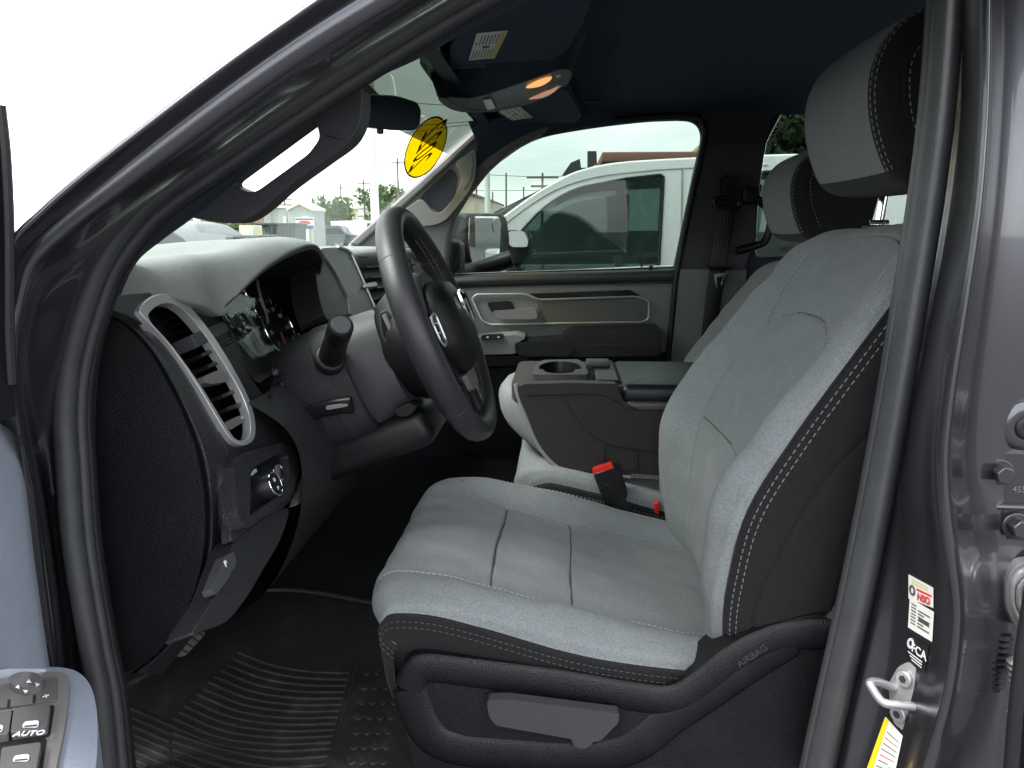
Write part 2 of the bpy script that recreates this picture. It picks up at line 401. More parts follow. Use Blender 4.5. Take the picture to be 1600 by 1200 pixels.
seal_px = [(168, 1210), (155, 1085), (138, 1000), (114, 850), (104, 720), (100, 640), (108, 560), (131, 474), (161, 402), (202, 344), (247, 301), (328, 244), (430, 174), (527, 110), (630, 45), (753, -27), (1000, -150), (1270, -220), (1600, -245), (2000, -250)]
sp = cr(pl(seal_px, .712), 8)
tube('door_seal', sp, .0105, 'rubber', cab, n=14)
sp2 = cr(pl([(a + 17 - 6 * (b < 420), b + 3 + 9 * (b < 420)) for a, b in seal_px], .728), 8)
sweep('seal_lip', sp2, rrect(.022, .012, .005), 'rubber', cab)
sp3 = cr(pl([(a + 33 - 10 * (b < 420), b + 3 + 18 * (b < 420)) for a, b in seal_px], .742), 8)
sweep('seal_retainer', sp3, rrect(.016, .012, .004), 'rubber_black', cab)
# ---- interior trim of the near windscreen pillar
o_ = [(190, 1210), (172, 1085), (152, 1000), (132, 850), (124, 720), (122, 640), (130, 560), (152, 480), (180, 412), (218, 360), (260, 320), (340, 264), (440, 194), (538, 129), (640, 64), (762, -8), (1010, -130), (1280, -195), (1610, -220), (2010, -225)]
i_ = [(205, 1210), (185, 1085), (168, 1000), (154, 850), (150, 720), (150, 640), (158, 560), (178, 478), (208, 410), (250, 372), (300, 335), (370, 276), (464, 204), (564, 130), (658, 84), (770, 22), (1020, -90), (1290, -150), (1620, -175), (2020, -180)]
m_ = [((a[0] + b[0]) / 2, (a[1] + b[1]) / 2) for a, b in zip(o_, i_)]
surf('pillar_trim', list(zip(pl(o_, .745), pl(m_, .765), pl(i_, .80), pl([(a - 4, b - 4) for a, b in i_], .86))), 8, 6, 'trim_dark', cab, th=.003)
hd_o = cr([(288, 338), (345, 348), (378, 346), (408, 328), (450, 292), (505, 252), (545, 222), (562, 192), (566, 165), (566, 138)], 5) + [np.array((500, 172.)), np.array((430, 225.)), np.array((355, 280.)), np.array((300, 320.))]
hd_h = roundpoly([(352, 287), (395, 303), (482, 240), (500, 215), (492, 184)], .32, 6)
plate('grab_handle', pl(hd_o, .80), (0, .034, 0), 'plastic_mid', cab, holes=[pl(hd_h, .80)], bev=.010, seg=4)
# ---- windscreen: raked plane, clear below and a tinted shade band above
WA, WB = p(545, 378, 2.33), p(757, 186, 2.33)
WD = (WB - WA)
def wind(s, y): return Vector((WA.x + WD.x * s, y, WA.z + WD.z * s))
WYS = (.79, .88, 1.0, 1.25, 1.55, 1.85, 2.15, 2.345); WDX = (.16, .09, .04, .01, 0, 0, 0, 0)
def to_px(v):
    q = RM.transposed() @ (Vector(v) - CAM); return 800 + FPX * q.x / -q.z, 600 - FPX * q.y / -q.z
def band_s(y, dx):
    lo, hi = .2, 1.05
    for _ in range(40):
        m = (lo + hi) / 2; a, b = to_px(wind(m, y) + Vector((dx, 0, 0)))
        if b > 207 + (a - 630) * .49: lo = m
        else: hi = m
    return max(lo, .55)
SB = [band_s(y, dx) for y, dx in zip(WYS, WDX)]
SB = [max(s_, .62) if y > 1.2 else SB[3] for s_, y in zip(SB, WYS)]
def pane(nm, lo, hi, m):
    rows = []
    for t in np.linspace(0, 1, 7):
        rows.append([wind(a + (b - a) * t, y) + Vector((dx, 0, 0)) for y, dx, a, b in zip(WYS, WDX, lo, hi)])
    return surf(nm, rows, 3, 4, m, cab)
pane('windshield', [-.75] * 8, SB, 'glass_clear'); pane('windshield_shade_band', SB, [1.06] * 8, 'glass_band')
# cowl and roof front edge outside
rows = [[Vector((x, y, z)) for y in (.70, 1.1, 1.55, 2.0, 2.4)] for x, z in ((-.20, 1.86), (-.255, 1.838), (-.275, 1.822), (-.262, 1.806), (-.22, 1.80))]
surf('windshield_header', rows, 5, 5, 'trim_dark', cab)
# ---- roof: lining inside, painted skin outside
rows = []
for x, dz in ((-.27, -.030), (-.18, -.004), (-.05, .004), (.25, .006), (.7, .004), (1.3, 0), (1.5, -.03)):
    rows.append([Vector((x, y, z + dz)) for y, z in ((.775, 1.765), (.81, 1.79), (.90, 1.83), (1.12, 1.858), (1.55, 1.872), (2.0, 1.862), (2.2, 1.852), (2.32, 1.840), (2.40, 1.826))])
surf('headliner', rows, 6, 6, 'headliner', cab)
rows = [[Vector((x, y, z)) for y, z in ((.62, 1.76), (.70, 1.85), (.9, 1.91), (1.55, 1.935), (2.2, 1.915), (2.42, 1.89), (2.50, 1.862))] for x in (-.285, -.1, .4, 1.0, 1.5)]
surf('roof_skin', rows, 4, 5, 'paint', cab)
# ---- floor, tunnel, toe board, sill, rear bulkhead
rows = [[Vector((x, y, z)) for y in (.80, 1.0, 1.3, 1.6, 1.9, 2.2, 2.42)] for x, z in ((-.98, 1.20), (-.90, 1.05), (-.78, .86), (-.66, .795), (-.5, .785), (.0, .78), (.6, .78), (1.5, .78))]
fl = surf('cab_floor', rows, 4, 5, 'carpet', cab, th=.004)
rbox('door_sill', (.25, .745, .735), (2.4, .16, .08), 'paint_dull', cab, r=.015)
rbox('sill_scuff_plate', (-.20, .765, .785), (1.05, .075, .012), 'plastic_smooth', cab, r=.004)
sweep('sill_trim', cr(pl([(168, 1075), (172, 1110), (182, 1160), (190, 1215)], .80), 6), rrect(.016, .03, .006), 'plastic_smooth', cab)
rbox('rear_bulkhead', (1.52, 1.55, 1.35), (.05, 1.75, 1.2), 'trim_dark', cab, r=.02)
# far-side lower body under the passenger door, fire wall
rbox('firewall', (-1.0, 1.55, 1.05), (.05, 1.7, .75), 'carpet', cab, r=.01)
plate('far_kick_panel', pl([(520, 430), (700, 430), (700, 780), (520, 780)], 2.415), (0, .03, 0), 'trim_dark', cab)
# ---- near door pillar with painted jamb
J = [
 ([(1462, -300), (1450, -30), (1442, 150), (1424, 300), (1400, 480), (1374, 640), (1344, 800), (1310, 960), (1275, 1100), (1250, 1220)], .80),
 ([(1510, -300), (1498, -30), (1493, 150), (1472, 320), (1448, 480), (1418, 640), (1390, 800), (1360, 960), (1330, 1100), (1305, 1220)], .765),
 ([(1518, -300), (1506, -30), (1503, 150), (1484, 330), (1455, 490), (1428, 640), (1412, 760), (1408, 880), (1385, 1060), (1345, 1220)], .745),
 ([(1536, -300), (1524, -30), (1520, 150), (1504, 330), (1474, 490), (1450, 640), (1442, 760), (1446, 880), (1440, 1040), (1400, 1220)], .705),
 ([(1548, -300), (1536, -30), (1533, 150), (1518, 330), (1490, 500), (1466, 640), (1458, 740), (1466, 850), (1478, 960), (1462, 1090), (1424, 1220)], .672),
 ([(1555, -300), (1543, -30), (1540, 150), (1526, 330), (1500, 500), (1478, 640), (1470, 740), (1478, 850), (1492, 960), (1476, 1090), (1438, 1220)], .660),
 ([(1564, -300), (1552, -30), (1549, 150), (1536, 330), (1512, 500), (1491, 640), (1484, 740), (1494, 850), (1506, 960), (1492, 1090), (1455, 1220)], .662),
 ([(1590, -300), (1578, -30), (1574, 150), (1562, 340), (1540, 510), (1520, 650), (1516, 740), (1530, 850), (1540, 960), (1526, 1090), (1502, 1220)], .700),
 ([(1712, -300), (1700, -30), (1700, 150), (1690, 350), (1660, 530), (1630, 660), (1615, 750), (1615, 860), (1610, 960), (1600, 1090), (1590, 1220)], .735),
 ([(1812, -300), (1800, -30), (1800, 150), (1790, 350), (1770, 530), (1750, 660), (1740, 750), (1740, 860), (1740, 960), (1730, 1090), (1720, 1220)], .735)]
def column(pts, y, n=24): return resample(cr(pl(pts, y), 8), n)
cols = [column(a, y) for a, y in J]
G = grid_eval([[tuple(c[i]) for c in cols] for i in range(24)], 3, 6)
grid_mesh('door_pillar', G, 'paint', cab, sharp=70)
bs = [(1494, -300), (1482, -30), (1470, 150), (1452, 300), (1424, 480), (1397, 640), (1367, 800), (1334, 960), (1302, 1100), (1276, 1220)]
bsp = cr(pl(bs, .762), 8)
sweep('pillar_seal', bsp, rrect(.026, .020, .008, 4), 'rubber', cab, up=(-.9, -.6, 0))
sweep('pillar_seal_lip', cr(pl([(a - 20, b) for a, b in bs], .775), 8), rrect(.014, .014, .005), 'rubber', cab)
tube('pillar_seal_bead', cr(pl([(a + 19, b) for a, b in bs], .757), 8), .004, 'rubber_black', cab, n=8)
# interior side of that pillar, down to the floor
plate('pillar_inner_trim', pl([(1472, -300), (1463, -60), (1456, 150), (1440, 300), (1413, 480), (1386, 640), (1356, 800), (1323, 960), (1291, 1100), (1262, 1230), (1900, 1230), (1900, -300)], .805), (0, .02, 0), 'trim_dark', cab)
# raised oval plug, rubber boot and hinge hardware of the rear door on that pillar
def dome(nm, c, r, m, h=.006, par=cab, nrm=Vector((0, -1, 0)), hole=.45):
    return cyl(nm, c + nrm * -.002, c + nrm * h, r, m, par, n=28, rings=[(0, r), (.55, r * .97), (.85, r * .86), (1, r * .7), (.9, r * hole), (.3, r * hole * .8)])
dome('body_plug', p(1600, 665, .726), .024, 'paint'); dome('plug_cap', p(1604, 668, .722), .012, 'rubber_black', .004)
def hinge(pts, yy):
    o = plate('door_hinge', pl(roundpoly(pts, .18, 4), yy), (0, .008, 0), 'bolt_dark', cab, bev=.0025); return o
h1 = hinge([(1537, 715), (1555, 708), (1650, 712), (1650, 790), (1540, 788)], .722)
h2 = hinge([(1533, 795), (1650, 795), (1650, 846), (1566, 842), (1548, 826)], .722)
for hh, (bx_, by_), r in ((h1, (1560, 737), .0125), (h2, (1585, 820), .0125)):
    c = p(bx_, by_, .7205); cyl('washer', c, c + Vector((0, -.003, 0)), r, 'bolt_dark', hh, n=24, bev=.001)
    c = c + Vector((0, -.003, 0)); cyl('bolt', c, c + Vector((0, -.011, 0)), r * .72, 'bolt_dark', hh, n=6, bev=.0012)
tube('hinge_rib', pl([(1540, 791), (1600, 793), (1660, 795)], .720), .003, 'bolt_dark', h1, n=8)
text('part_number', '455', p(1592, 765, .7215), (1, 0, 0), (0, 0, 1), .008, 'silver_grey', h1, ext=.0006)
text('cast_mark', 'HR0020', p(1553, 806, .7215), (1, 0, 0), (0, 0, 1), .0045, 'silver_grey', h2, ext=.0006)
rg = [p(1549, 797, .7215) + Vector((.0065 * math.cos(a), 0, .0035 * math.sin(a))) for a in np.linspace(0, 6.283, 22)[:-1]]
tube('cast_oval', rg, .0006, 'silver_grey', h2, n=6, closed=True)
ri = pl(roundpoly([(1572, 905), (1592, 880), (1660, 872), (1660, 1000), (1590, 985), (1572, 950)], .4, 6), .715)
plate('wiring_grommet', ri, (0, .012, 0), 'metal_grey', cab, bev=.004)
for s_, d_ in ((.8, .004), (.6, .007)):
    cq = p(1615, 935, .715); tube('grommet_ridge', [cq + (Vector(tuple(q)) - cq) * s_ + Vector((0, -d_ * .3, 0)) for q in ri], .0022, 'metal_grey', cab, n=8, closed=True)
bt = cr(pl([(1560, 985), (1552, 1020), (1546, 1060), (1548, 1105)], .728), 12)
for i in range(9):
    q = Vector(tuple(bt[2 + i * 3])); d = (Vector(tuple(bt[5 + i * 3])) - Vector(tuple(bt[i * 3]))).normalized()
    cyl('boot_ring', q - d * .0035, q + d * .0035, .016, 'rubber_black', cab, n=16, rings=[(0, .011), (.5, .0165 - abs(i - 4) * .0006), (1, .011)])
for i in range(9):   # corrugated wiring conduit at the frame edge
    q = p(1594 - 1.5 * abs(i - 4) ** 1.4 * .4, 1035 + i * 10, .70)
    cyl('conduit_ring', q + Vector((0, 0, .003)), q - Vector((0, 0, .003)), .012, 'metal_grey', cab, n=16, rings=[(0, .006), (.5, .0095), (1, .006)])
# edge of the open rear door
plate('rear_door_edge', pl([(1612, 900), (1625, 880), (1720, 880), (1720, 1230), (1572, 1230), (1592, 1040)], .68), (0, -.03, 0), 'paint_dull', cab, bev=.006)
tube('rear_door_seal', cr(pl([(1618, 890), (1600, 1000), (1588, 1100), (1578, 1220)], .652), 6), .006, 'rubber_black', cab, n=10)
# small paint blemishes / droplets
for (a, b) in ((1515, 655), (1526, 650), (1536, 645), (1557, 685), (1522, 745), (1540, 760), (1530, 800)):
    c = p(a, b, .735); cyl('paint_run', c + Vector((0, .012, 0)), c + Vector((0, -.001, 0)), .0025, 'paint', cab, n=10)
# ---- passenger side pillar trims
def far(pts, y=2.37): return pl(pts, y)
aout = [(540, 384), (655, 280), (757, 184), (800, 172), (868, 196), (830, 219), (795, 238), (762, 268), (732, 306), (712, 338), (703, 366), (698, 450), (560, 470), (540, 420)]
plate('far_pillar_trim', far(cr(aout[:5], 3) + aout[5:]), (0, .05, 0), 'pillar_grey', cab, bev=.012)
plate('far_pillar_edge', far([(545, 381), (655, 284), (755, 192), (765, 197), (664, 292), (560, 384)], 2.352), (0, .03, 0), 'pillar_grey', cab, bev=.006)
plate('handle_recess', far(roundpoly([(652, 312), (705, 262), (715, 275), (708, 318), (690, 332)], .3), 2.367), (0, .004, 0), 'trim_dark', cab)
fo_ = cr([(622, 338), (640, 322), (655, 312), (664, 316), (676, 330), (688, 332), (704, 316), (716, 296), (722, 276), (712, 256), (724, 246), (740, 234), (744, 246), (742, 276), (732, 300), (712, 326), (696, 344), (676, 352), (650, 352)], 3, True)
plate('far_grab_handle', far(fo_, 2.338), (0, .03, 0), 'pillar_grey', cab, bev=.009, seg=4)
plate('handle_end_cap', far(roundpoly([(714, 258), (736, 239), (739, 250), (737, 276), (724, 298), (721, 276)], .3), 2.336), (0, .004, 0), 'plastic_grey', cab, bev=.001)
# far roof rail / header above the windows
hx = [(690, 210), (757, 180), (800, 165), (880, 150), (1000, 138), (1100, 132), (1250, 130), (1460, 126)]
hl = [(700, 330), (738, 294), (768, 258), (832, 215), (900, 199), (1000, 187), (1082, 183), (1102, 186)]
rows = [pl([(732, 190), (768, 186), (800, 180), (850, 172), (900, 162), (1000, 150), (1082, 145), (1110, 145)], 2.30), pl([(745, 245), (775, 222), (820, 200), (860, 190), (905, 180), (1000, 168), (1082, 163), (1110, 163)], 2.36), pl(hl, 2.385), pl([(a, b + 3) for a, b in hl], 2.43)]
surf('far_roof_trim', rows, 6, 6, 'headliner', cab, th=.003)
# far B pillar: upper dark trim, lower grey trim
plate('far_door_pillar', pl([(1098, 150), (1240, 150), (1206, 185), (1194, 225), (1187, 300), (1180, 380), (1165, 424), (1054, 424), (1080, 310), (1102, 205)], 2.365), (0, .05, 0), 'trim_far', cab, bev=.008)
plate('far_pillar_lower_trim', pl([(1059, 420), (1168, 420), (1150, 640), (1036, 640)], 2.358), (0, .05, 0), 'plastic_grey', cab, bev=.006)
tube('far_door_seal', cr(pl([(1036, 640), (1050, 500), (1058, 424), (1078, 320), (1100, 222), (1099, 196), (1086, 183), (1040, 182), (960, 188)], 2.362), 6), .009, 'rubber_black', cab, n=10)
# far rear window frame and glass
rf_o = [(1165, 120), (1520, 115), (1520, 470), (1140, 470), (1172, 400)]
rf_h = roundpoly([(1198, 222), (1222, 176), (1480, 160), (1480, 392), (1180, 402), (1186, 300)], .12, 6)
plate('far_rear_door_frame', pl(rf_o, 2.40), (0, .03, 0), 'trim_dark', cab, holes=[pl(rf_h, 2.40)], bev=.006)
plate('far_rear_glass', pl(rf_h, 2.425), (0, .004, 0), 'glass_side', cab)
plate('far_rear_lower_trim', pl([(1120, 440), (1520, 430), (1520, 760), (1100, 760)], 2.41), (0, .02, 0), 'trim_dark', cab)
# assist handle / bracket seen in front of the rear window
tube('rear_assist_handle', cr(pl([(1152, 392), (1180, 384), (1196, 376), (1204, 352), (1206, 330), (1194, 320), (1182, 308)], 2.34), 6), .012, 'plastic_smooth', cab, n=10)
rbox('assist_handle_base', p(1172, 305, 2.35), (.05, .03, .05), 'plastic_smooth', cab, r=.008)
# ================================================================== passenger door
pd = thing('door_with_window', 'closed far passenger door with grey panel, black armrest and tinted window', 'car door', (0, 2.42, .78))
win = cr([(706, 432), (704, 372), (712, 336), (736, 300), (766, 262)], 4)[:-1] + cr([(766, 262), (830, 220), (900, 203), (1000, 190), (1060, 187)], 4)[:-1] + cr([(1060, 187), (1080, 189), (1093, 199), (1096, 220), (1085, 268), (1056, 408), (1052, 424)], 4)
fo = [(660, 640), (660, 300), (700, 190), (760, 175), (900, 150), (1100, 140), (1130, 160), (1110, 300), (1060, 640)]
plate('window_frame', pl([(698, 446), (698, 345), (735, 278), (775, 228), (830, 198), (900, 170), (1100, 150), (1130, 160), (1110, 300), (1085, 436)], 2.425), (0, .03, 0), 'trim_dark', pd, holes=[pl(win, 2.425)], bev=.005)
plate('window_pane', pl([(699, 440), (699, 350), (736, 284), (776, 236), (830, 204), (900, 190), (1000, 178), (1100, 172), (1110, 210), (1062, 432)], 2.44), (0, .004, 0), 'glass_side', pd)
plate('belt_moulding', pl([(692, 428), (840, 423), (1056, 416), (1056, 425), (692, 434)], 2.452), (0, .012, 0), 'chrome', pd, bev=.002)
tube('lock_knob', [p(1017, 425, 2.40), p(1017, 415, 2.40)], .006, 'plastic_smooth', pd, n=10)
# upper dark roll, grey field
up_ = [(684, 436), (850, 427), (1000, 423), (1056, 422), (1052, 446), (1010, 446), (990, 438), (860, 440), (820, 444), (684, 448)]
rows = [pl([(684, y0), (780, y0 - 5), (900, y0 - 8), (1000, y0 - 11), (1056, y0 - 13)], yy) for y0, yy in ((432, 2.425), (434, 2.385), (441, 2.372), (449, 2.378), (452, 2.395))]
surf('upper_roll', rows, 5, 5, 'plastic_mid', pd)
rows = [pl([(684, y0), (780, y0 - 2), (900, y0 - 4), (1000, y0 - 5), (1052, y0 - 6)], yy) for y0, yy in ((449, 2.395), (454, 2.386), (470, 2.385), (500, 2.385), (530, 2.388), (556, 2.392), (575, 2.40))]
surf('door_panel', rows, 5, 5, 'plastic_grey', pd)
rows = [pl([(684, y0), (780, y0), (900, y0), (1000, y0 - 1), (1046, y0 - 2)], yy) for y0, yy in ((552, 2.385), (566, 2.392), (600, 2.40), (650, 2.40), (760, 2.40))]
surf('lower_panel', rows, 5, 5, 'plastic_dark', pd)
# chrome loop round the handle and insert
loop = roundpoly([(737, 467), (744, 460), (820, 459), (842, 468), (995, 463), (1015, 470), (1013, 498), (1004, 503), (765, 507), (752, 500)], .35, 5)
lp3 = pl(loop, 2.372)
tube('trim_loop', lp3, .0032, 'silver', pd, n=8, closed=True)
rc = plate('handle_recess_panel', pl(roundpoly([(740, 469), (746, 463), (819, 462), (840, 472), (848, 505), (766, 505), (754, 498)], .25), 2.379), (0, .004, 0), 'plastic_grey', pd, bev=.001)
plate('fabric_insert', pl(roundpoly([(846, 472), (994, 466), (1008, 474), (1006, 497), (1000, 500), (850, 504)], .25), 2.374), (0, .008, 0), 'insert_fabric', pd, bev=.003)
plate('wood_strip', pl(roundpoly([(826, 459), (985, 453), (1000, 462), (842, 467)], .2), 2.370), (0, .008, 0), 'wood', pd, bev=.002)
plate('handle_cup', pl(roundpoly([(760, 472), (800, 470), (806, 490), (770, 492)], .3), 2.3765), (0, .002, 0), 'plastic_smooth', pd, bev=.0008)
plate('door_lever', pl(roundpoly([(769, 489), (772, 486), (838, 482), (840, 497), (832, 499), (780, 499)], .3), 2.352), (0, .016, 0), 'silver_grey', pd, bev=.005)
plate('lever_bezel', pl(roundpoly([(812, 482), (838, 480), (840, 500), (822, 501)], .25), 2.366), (0, .012, 0), 'plastic_grey', pd, bev=.003)
# armrest, pull cup and switch ledge
def blob(nm, pts, y0, y1, m, bev):
    return plate(nm, pl(roundpoly(pts, .3, 5), y0), (0, y1 - y0, 0), m, pd, bev=bev, seg=5)
blob('armrest', [(878, 528), (893, 517), (1030, 513), (1034, 520), (1033, 556), (895, 558), (884, 548)], 2.27, 2.40, 'leather_pad', .018)
stitches('stitching', pl([(895, 541), (960, 538), (1032, 537)], 2.2692), 'thread_dark', pd, up=(0, -1, .2))
blob('pull_cup', [(804, 536), (888, 531), (894, 540), (892, 557), (815, 557), (805, 550)], 2.26, 2.38, 'leather_pad', .014)
blob('switch_ledge', [(700, 533), (806, 523), (822, 528), (808, 536), (806, 553), (700, 556)], 2.27, 2.39, 'plastic_grey', .012)
blob('lower_ledge', [(700, 556), (830, 556), (818, 570), (800, 572), (700, 572)], 2.29, 2.39, 'plastic_smooth', .010)
blob('window_switch', [(752, 524), (784, 522), (788, 526), (784, 530), (752, 532)], 2.262, 2.28, 'plastic_gloss', .003)
for a in (762, 779): rbox('switch_mark', p(a, 527, 2.261), (.006, .002, .004), 'white_ink', pd, r=.0005)
plate('lower_pocket', pl(roundpoly([(700, 575), (1040, 570), (1030, 690), (700, 700)], .1), 2.37), (0, .03, 0), 'plastic_dark', pd, bev=.01)
# outer skin below the belt so that the door has thickness
plate('door_skin', pl([(684, 434), (1058, 424), (1040, 760), (684, 760)], 2.47), (0, .006, 0), 'paint', pd)
plate('mirror_sail', pl([(690, 440), (692, 372), (704, 372), (706, 438)], 2.405), (0, .04, 0), 'plastic_smooth', pd, bev=.006)
# ---- passenger side door mirror
mi = thing('side_mirror', 'black door mirror outside the far passenger window', 'side mirror', p(752, 416, 2.75))
mo = roundpoly([(731, 338), (737, 334), (785, 334), (792, 342), (797, 376), (792, 402), (770, 413), (734, 416), (729, 380)], .3, 5)
mg = roundpoly([(733, 341), (738, 338), (780, 338), (782, 366), (780, 396), (768, 404), (737, 412), (732, 380)], .25, 5)
MN = Vector((.80, -.60, -.012)).normalized()
mc = p(760, 375, 2.70)
def onm(pts, off=0): return [pp(a, b, mc + MN * off, MN) for a, b in pts]
fr3 = onm(mo); rings = []
cen = sum((Vector(tuple(q)) for q in fr3), Vector()) / len(fr3)
for s_, d in ((.93, .004), (1.0, -.002), (1.03, -.02), (1.02, -.06), (.94, -.10), (.78, -.13), (.5, -.145)):
    rings.append([cen + (Vector(tuple(q)) - cen) * s_ + MN * d for q in fr3])
loft('mirror_housing', rings, 'black_trim', mi)
plate('mirror_glass', onm(mg, .0052), MN * .0015, 'mirror', mi, bev=.0005)
sp_c = pp(776, 352, mc + MN * .0072, MN); nf, uf, rf = frame_of(MN)
plate('spotter_glass', [sp_c + uf * (.026 * math.cos(a)) + rf * (.022 * math.sin(a)) for a in np.linspace(0, 6.283, 24)[:-1]], MN * .002, 'mirror', mi, bev=.0008)
tube('mirror_arm', cr([p(800, 404, 2.62), p(770, 414, 2.62), p(735, 424, 2.60), p(705, 426, 2.52)], 5), .030, 'black_trim', mi, n=12)
rbox('mirror_foot', p(706, 408, 2.52), (.08, .09, .14), 'black_trim', mi, r=.025)

# ================================================================== driver door (open, seen at the left edge)
dd = thing('door_with_switches', 'open near door with pale blue-grey panel and window switch armrest', 'car door', (-.5, .45, .78))
# inner panel, standing nearly edge-on beyond the hinge pillar
rows = []
pan_r = [(-2, 640), (14, 655), (28, 690), (38, 760), (50, 860), (62, 950), (76, 1045)]
for dx, yy in ((2, .66), (-5, .642), (-30, .615), (-80, .57), (-160, .50), (-320, .40), (-700, .25)):
    rows.append(pl([(a + dx, b) for a, b in pan_r], yy))
surf('inner_panel', rows, 6, 6, 'door_blue', dd)
rows = []
for dx, yy in ((0, .662), (6, .664), (10, .672), (6, .69)):
    rows.append(pl([(-12 + dx, 625), (4 + dx, 632), (20 + dx, 650), (34 + dx, 690), (46 + dx, 765), (58 + dx, 870), (68 + dx, 950), (80 + dx, 1046)], yy))
surf('panel_edge', rows, 4, 6, 'rubber_black', dd)
# window frame seen end-on
plate('window_frame_edge', pl(cr([(-60, 150), (-8, 158), (3, 190), (10, 260), (14, 340), (15, 430), (16, 520), (22, 600), (26, 650)], 4) + [np.array((-60, 650.))], .575), (0, -.02, 0), 'plastic_smooth', dd, bev=.006)
tube('frame_seal', cr(pl([(0, 165), (8, 240), (13, 340), (14, 430), (14, 520), (18, 600)], .57), 5), .004, 'rubber_black', dd, n=8)
rows = []
for (y0, yy) in ((628, .645), (634, .628), (650, .622), (666, .630)):
    rows.append(pl([(-60, y0 - 6), (-10, y0 - 4), (8, y0), (22, y0 + 12), (34, y0 + 34)], yy))
surf('panel_top_roll', rows, 5, 6, 'plastic_smooth', dd)
rbox('door_shell', (-.64, .10, 1.02), (.05, 1.0, .62), 'paint', dd, r=.02)
rbox('door_lower_trim', (-.56, .12, .92), (.12, .92, .30), 'plastic_dark', dd, r=.03)
# armrest with the switch bank: horizontal ledge, seen from above
ZA = 1.085
def onz(pts, z=ZA): return [pz(a, b, z) for a, b in pts]
arm_o = cr([(-60, 1052), (0, 1046), (60, 1042), (105, 1044), (130, 1056), (145, 1080), (152, 1120), (152, 1170), (148, 1215)], 5) + [np.array((130., 1420.)), np.array((-500., 1420.)), np.array((-500., 1120.)), np.array((-200., 1068.))]
ao = onz(arm_o)
plate('armrest', ao, (0, 0, -.09), 'door_blue', dd, bev=.014, seg=6)
bz = cr([(-40, 1072), (20, 1062), (70, 1055), (98, 1056), (108, 1066), (108, 1090), (104, 1130), (92, 1190), (84, 1230)], 5) + [np.array((-60., 1300.))]
plate('switch_bezel', onz(bz, ZA + .0008), (0, 0, .0035), 'switch_bezel', dd, bev=.002)
ZB = ZA + .0045
def zpl(nm, pts, h, m, bev, z=ZB, r=.12): return plate(nm, onz(roundpoly(pts, r, 4), z), (0, 0, h), m, dd, bev=bev)
zpl('mirror_switch_panel', [(-20, 1078), (30, 1068), (90, 1060), (88, 1097), (-20, 1112)], .002, 'switch_grey', .001)
ek = [(42 + 27 * math.cos(a), 1074 + 12.5 * math.sin(a)) for a in np.linspace(0, 6.283, 30)[:-1]]
zpl('mirror_knob', ek, .008, 'switch_grey', .003, ZB + .002, r=.3)
ZK = ZB + .0112
def tri(c, d):
    c = Vector(c); a = pz(c.x + d[0] * 4, c.y + d[1] * 3, ZK); s = Vector((-d[1], d[0])); b = pz(c.x - d[0] * 2 + s[0] * 4, c.y - d[1] * 2 + s[1] * 3, ZK); e = pz(c.x - d[0] * 2 - s[0] * 4, c.y - d[1] * 2 - s[1] * 3, ZK)
    plate('arrow_mark', [a, b, e], (0, 0, .0006), 'white_ink', dd)
for c, d in (((45, 1065, 0), (0, -1)), ((58, 1070, 0), (1, -.2)), ((40, 1081, 0), (0, 1)), ((28, 1074, 0), (-1, .2))): tri(c, d)
for a, b in ((14, 1099), (54, 1092)): zpl('switch_gap', [(a - 2, b - 5), (a + 2, b - 6), (a + 1, b + 6), (a - 3, b + 7)], .0006, 'rubber_black', 0, ZB + .0022)
text('lock_mark', '×', pz(71, 1088, ZB + .003), (1, 0, 0), (0, 1, 0), .010, 'white_ink', dd)
# window rockers sit in dark wells
def rocker(quad, well, mark, auto):
    zpl('switch_well', well, .0008, 'rubber_black', 0, ZB - .0002)
    zpl('window_rocker', quad, .007, 'switch_grey', .0025, ZB + .0006)
    c = Vector(mark); zz = ZB + .0082
    e = [(c.x + dx, c.y + dy) for dx, dy in ((-13, 4), (-12, -1), (-8, -5), (10, -7), (13, -5), (12, 2), (9, 4))]
    plate('window_mark', onz(roundpoly(e, .3), zz), (0, 0, .0005), 'white_ink', dd)
    plate('window_mark_bar', onz([(c.x - 10, c.y + 1), (c.x + 10, c.y - 1), (c.x + 10, c.y + 1.5), (c.x - 10, c.y + 3)], zz + .0008), (0, 0, .0002), 'ink_dark', dd)
    if auto: text('auto_lettering', 'AUTO', pz(c.x - 2, c.y + 13, zz), pz(c.x + 20, c.y + 11, zz) - pz(c.x - 20, c.y + 13.6, zz), (0, 1, 0), .0085, 'white_ink', dd, bold=.012)
rocker([(23, 1119), (80, 1108), (75, 1148), (18, 1157)], [(-20, 1117), (86, 1102), (78, 1152), (-20, 1168)], (48, 1133, 0), True)
rocker([(-50, 1132), (20, 1121), (15, 1158), (-50, 1170)], [(-60, 1120), (-30, 1117), (-40, 1166), (-70, 1176)], (-8, 1140, 0), False)
rocker([(4, 1180), (66, 1171), (58, 1216), (0, 1226)], [(-20, 1166), (74, 1153), (64, 1222), (-20, 1235)], (33, 1186, 0), False)
# ================================================================== dashboard
da = thing('dashboard', 'grey and black dashboard with hooded gauges under the windscreen', 'dashboard', (-.6, 1.55, .98))
FC = Vector((-.46, 1.0, 1.419)); FN, FU, FR_ = frame_of((1, 0, .4))      # plane of the dash face; FU up the face, +y to the right
FY = Vector((0, 1, 0))
def pf(a, b, off=0.0): return pp(a, b, FC + FN * off, FN)
def pfl(pts, off=0.0): return [pf(a, b, off) for a, b in pts]
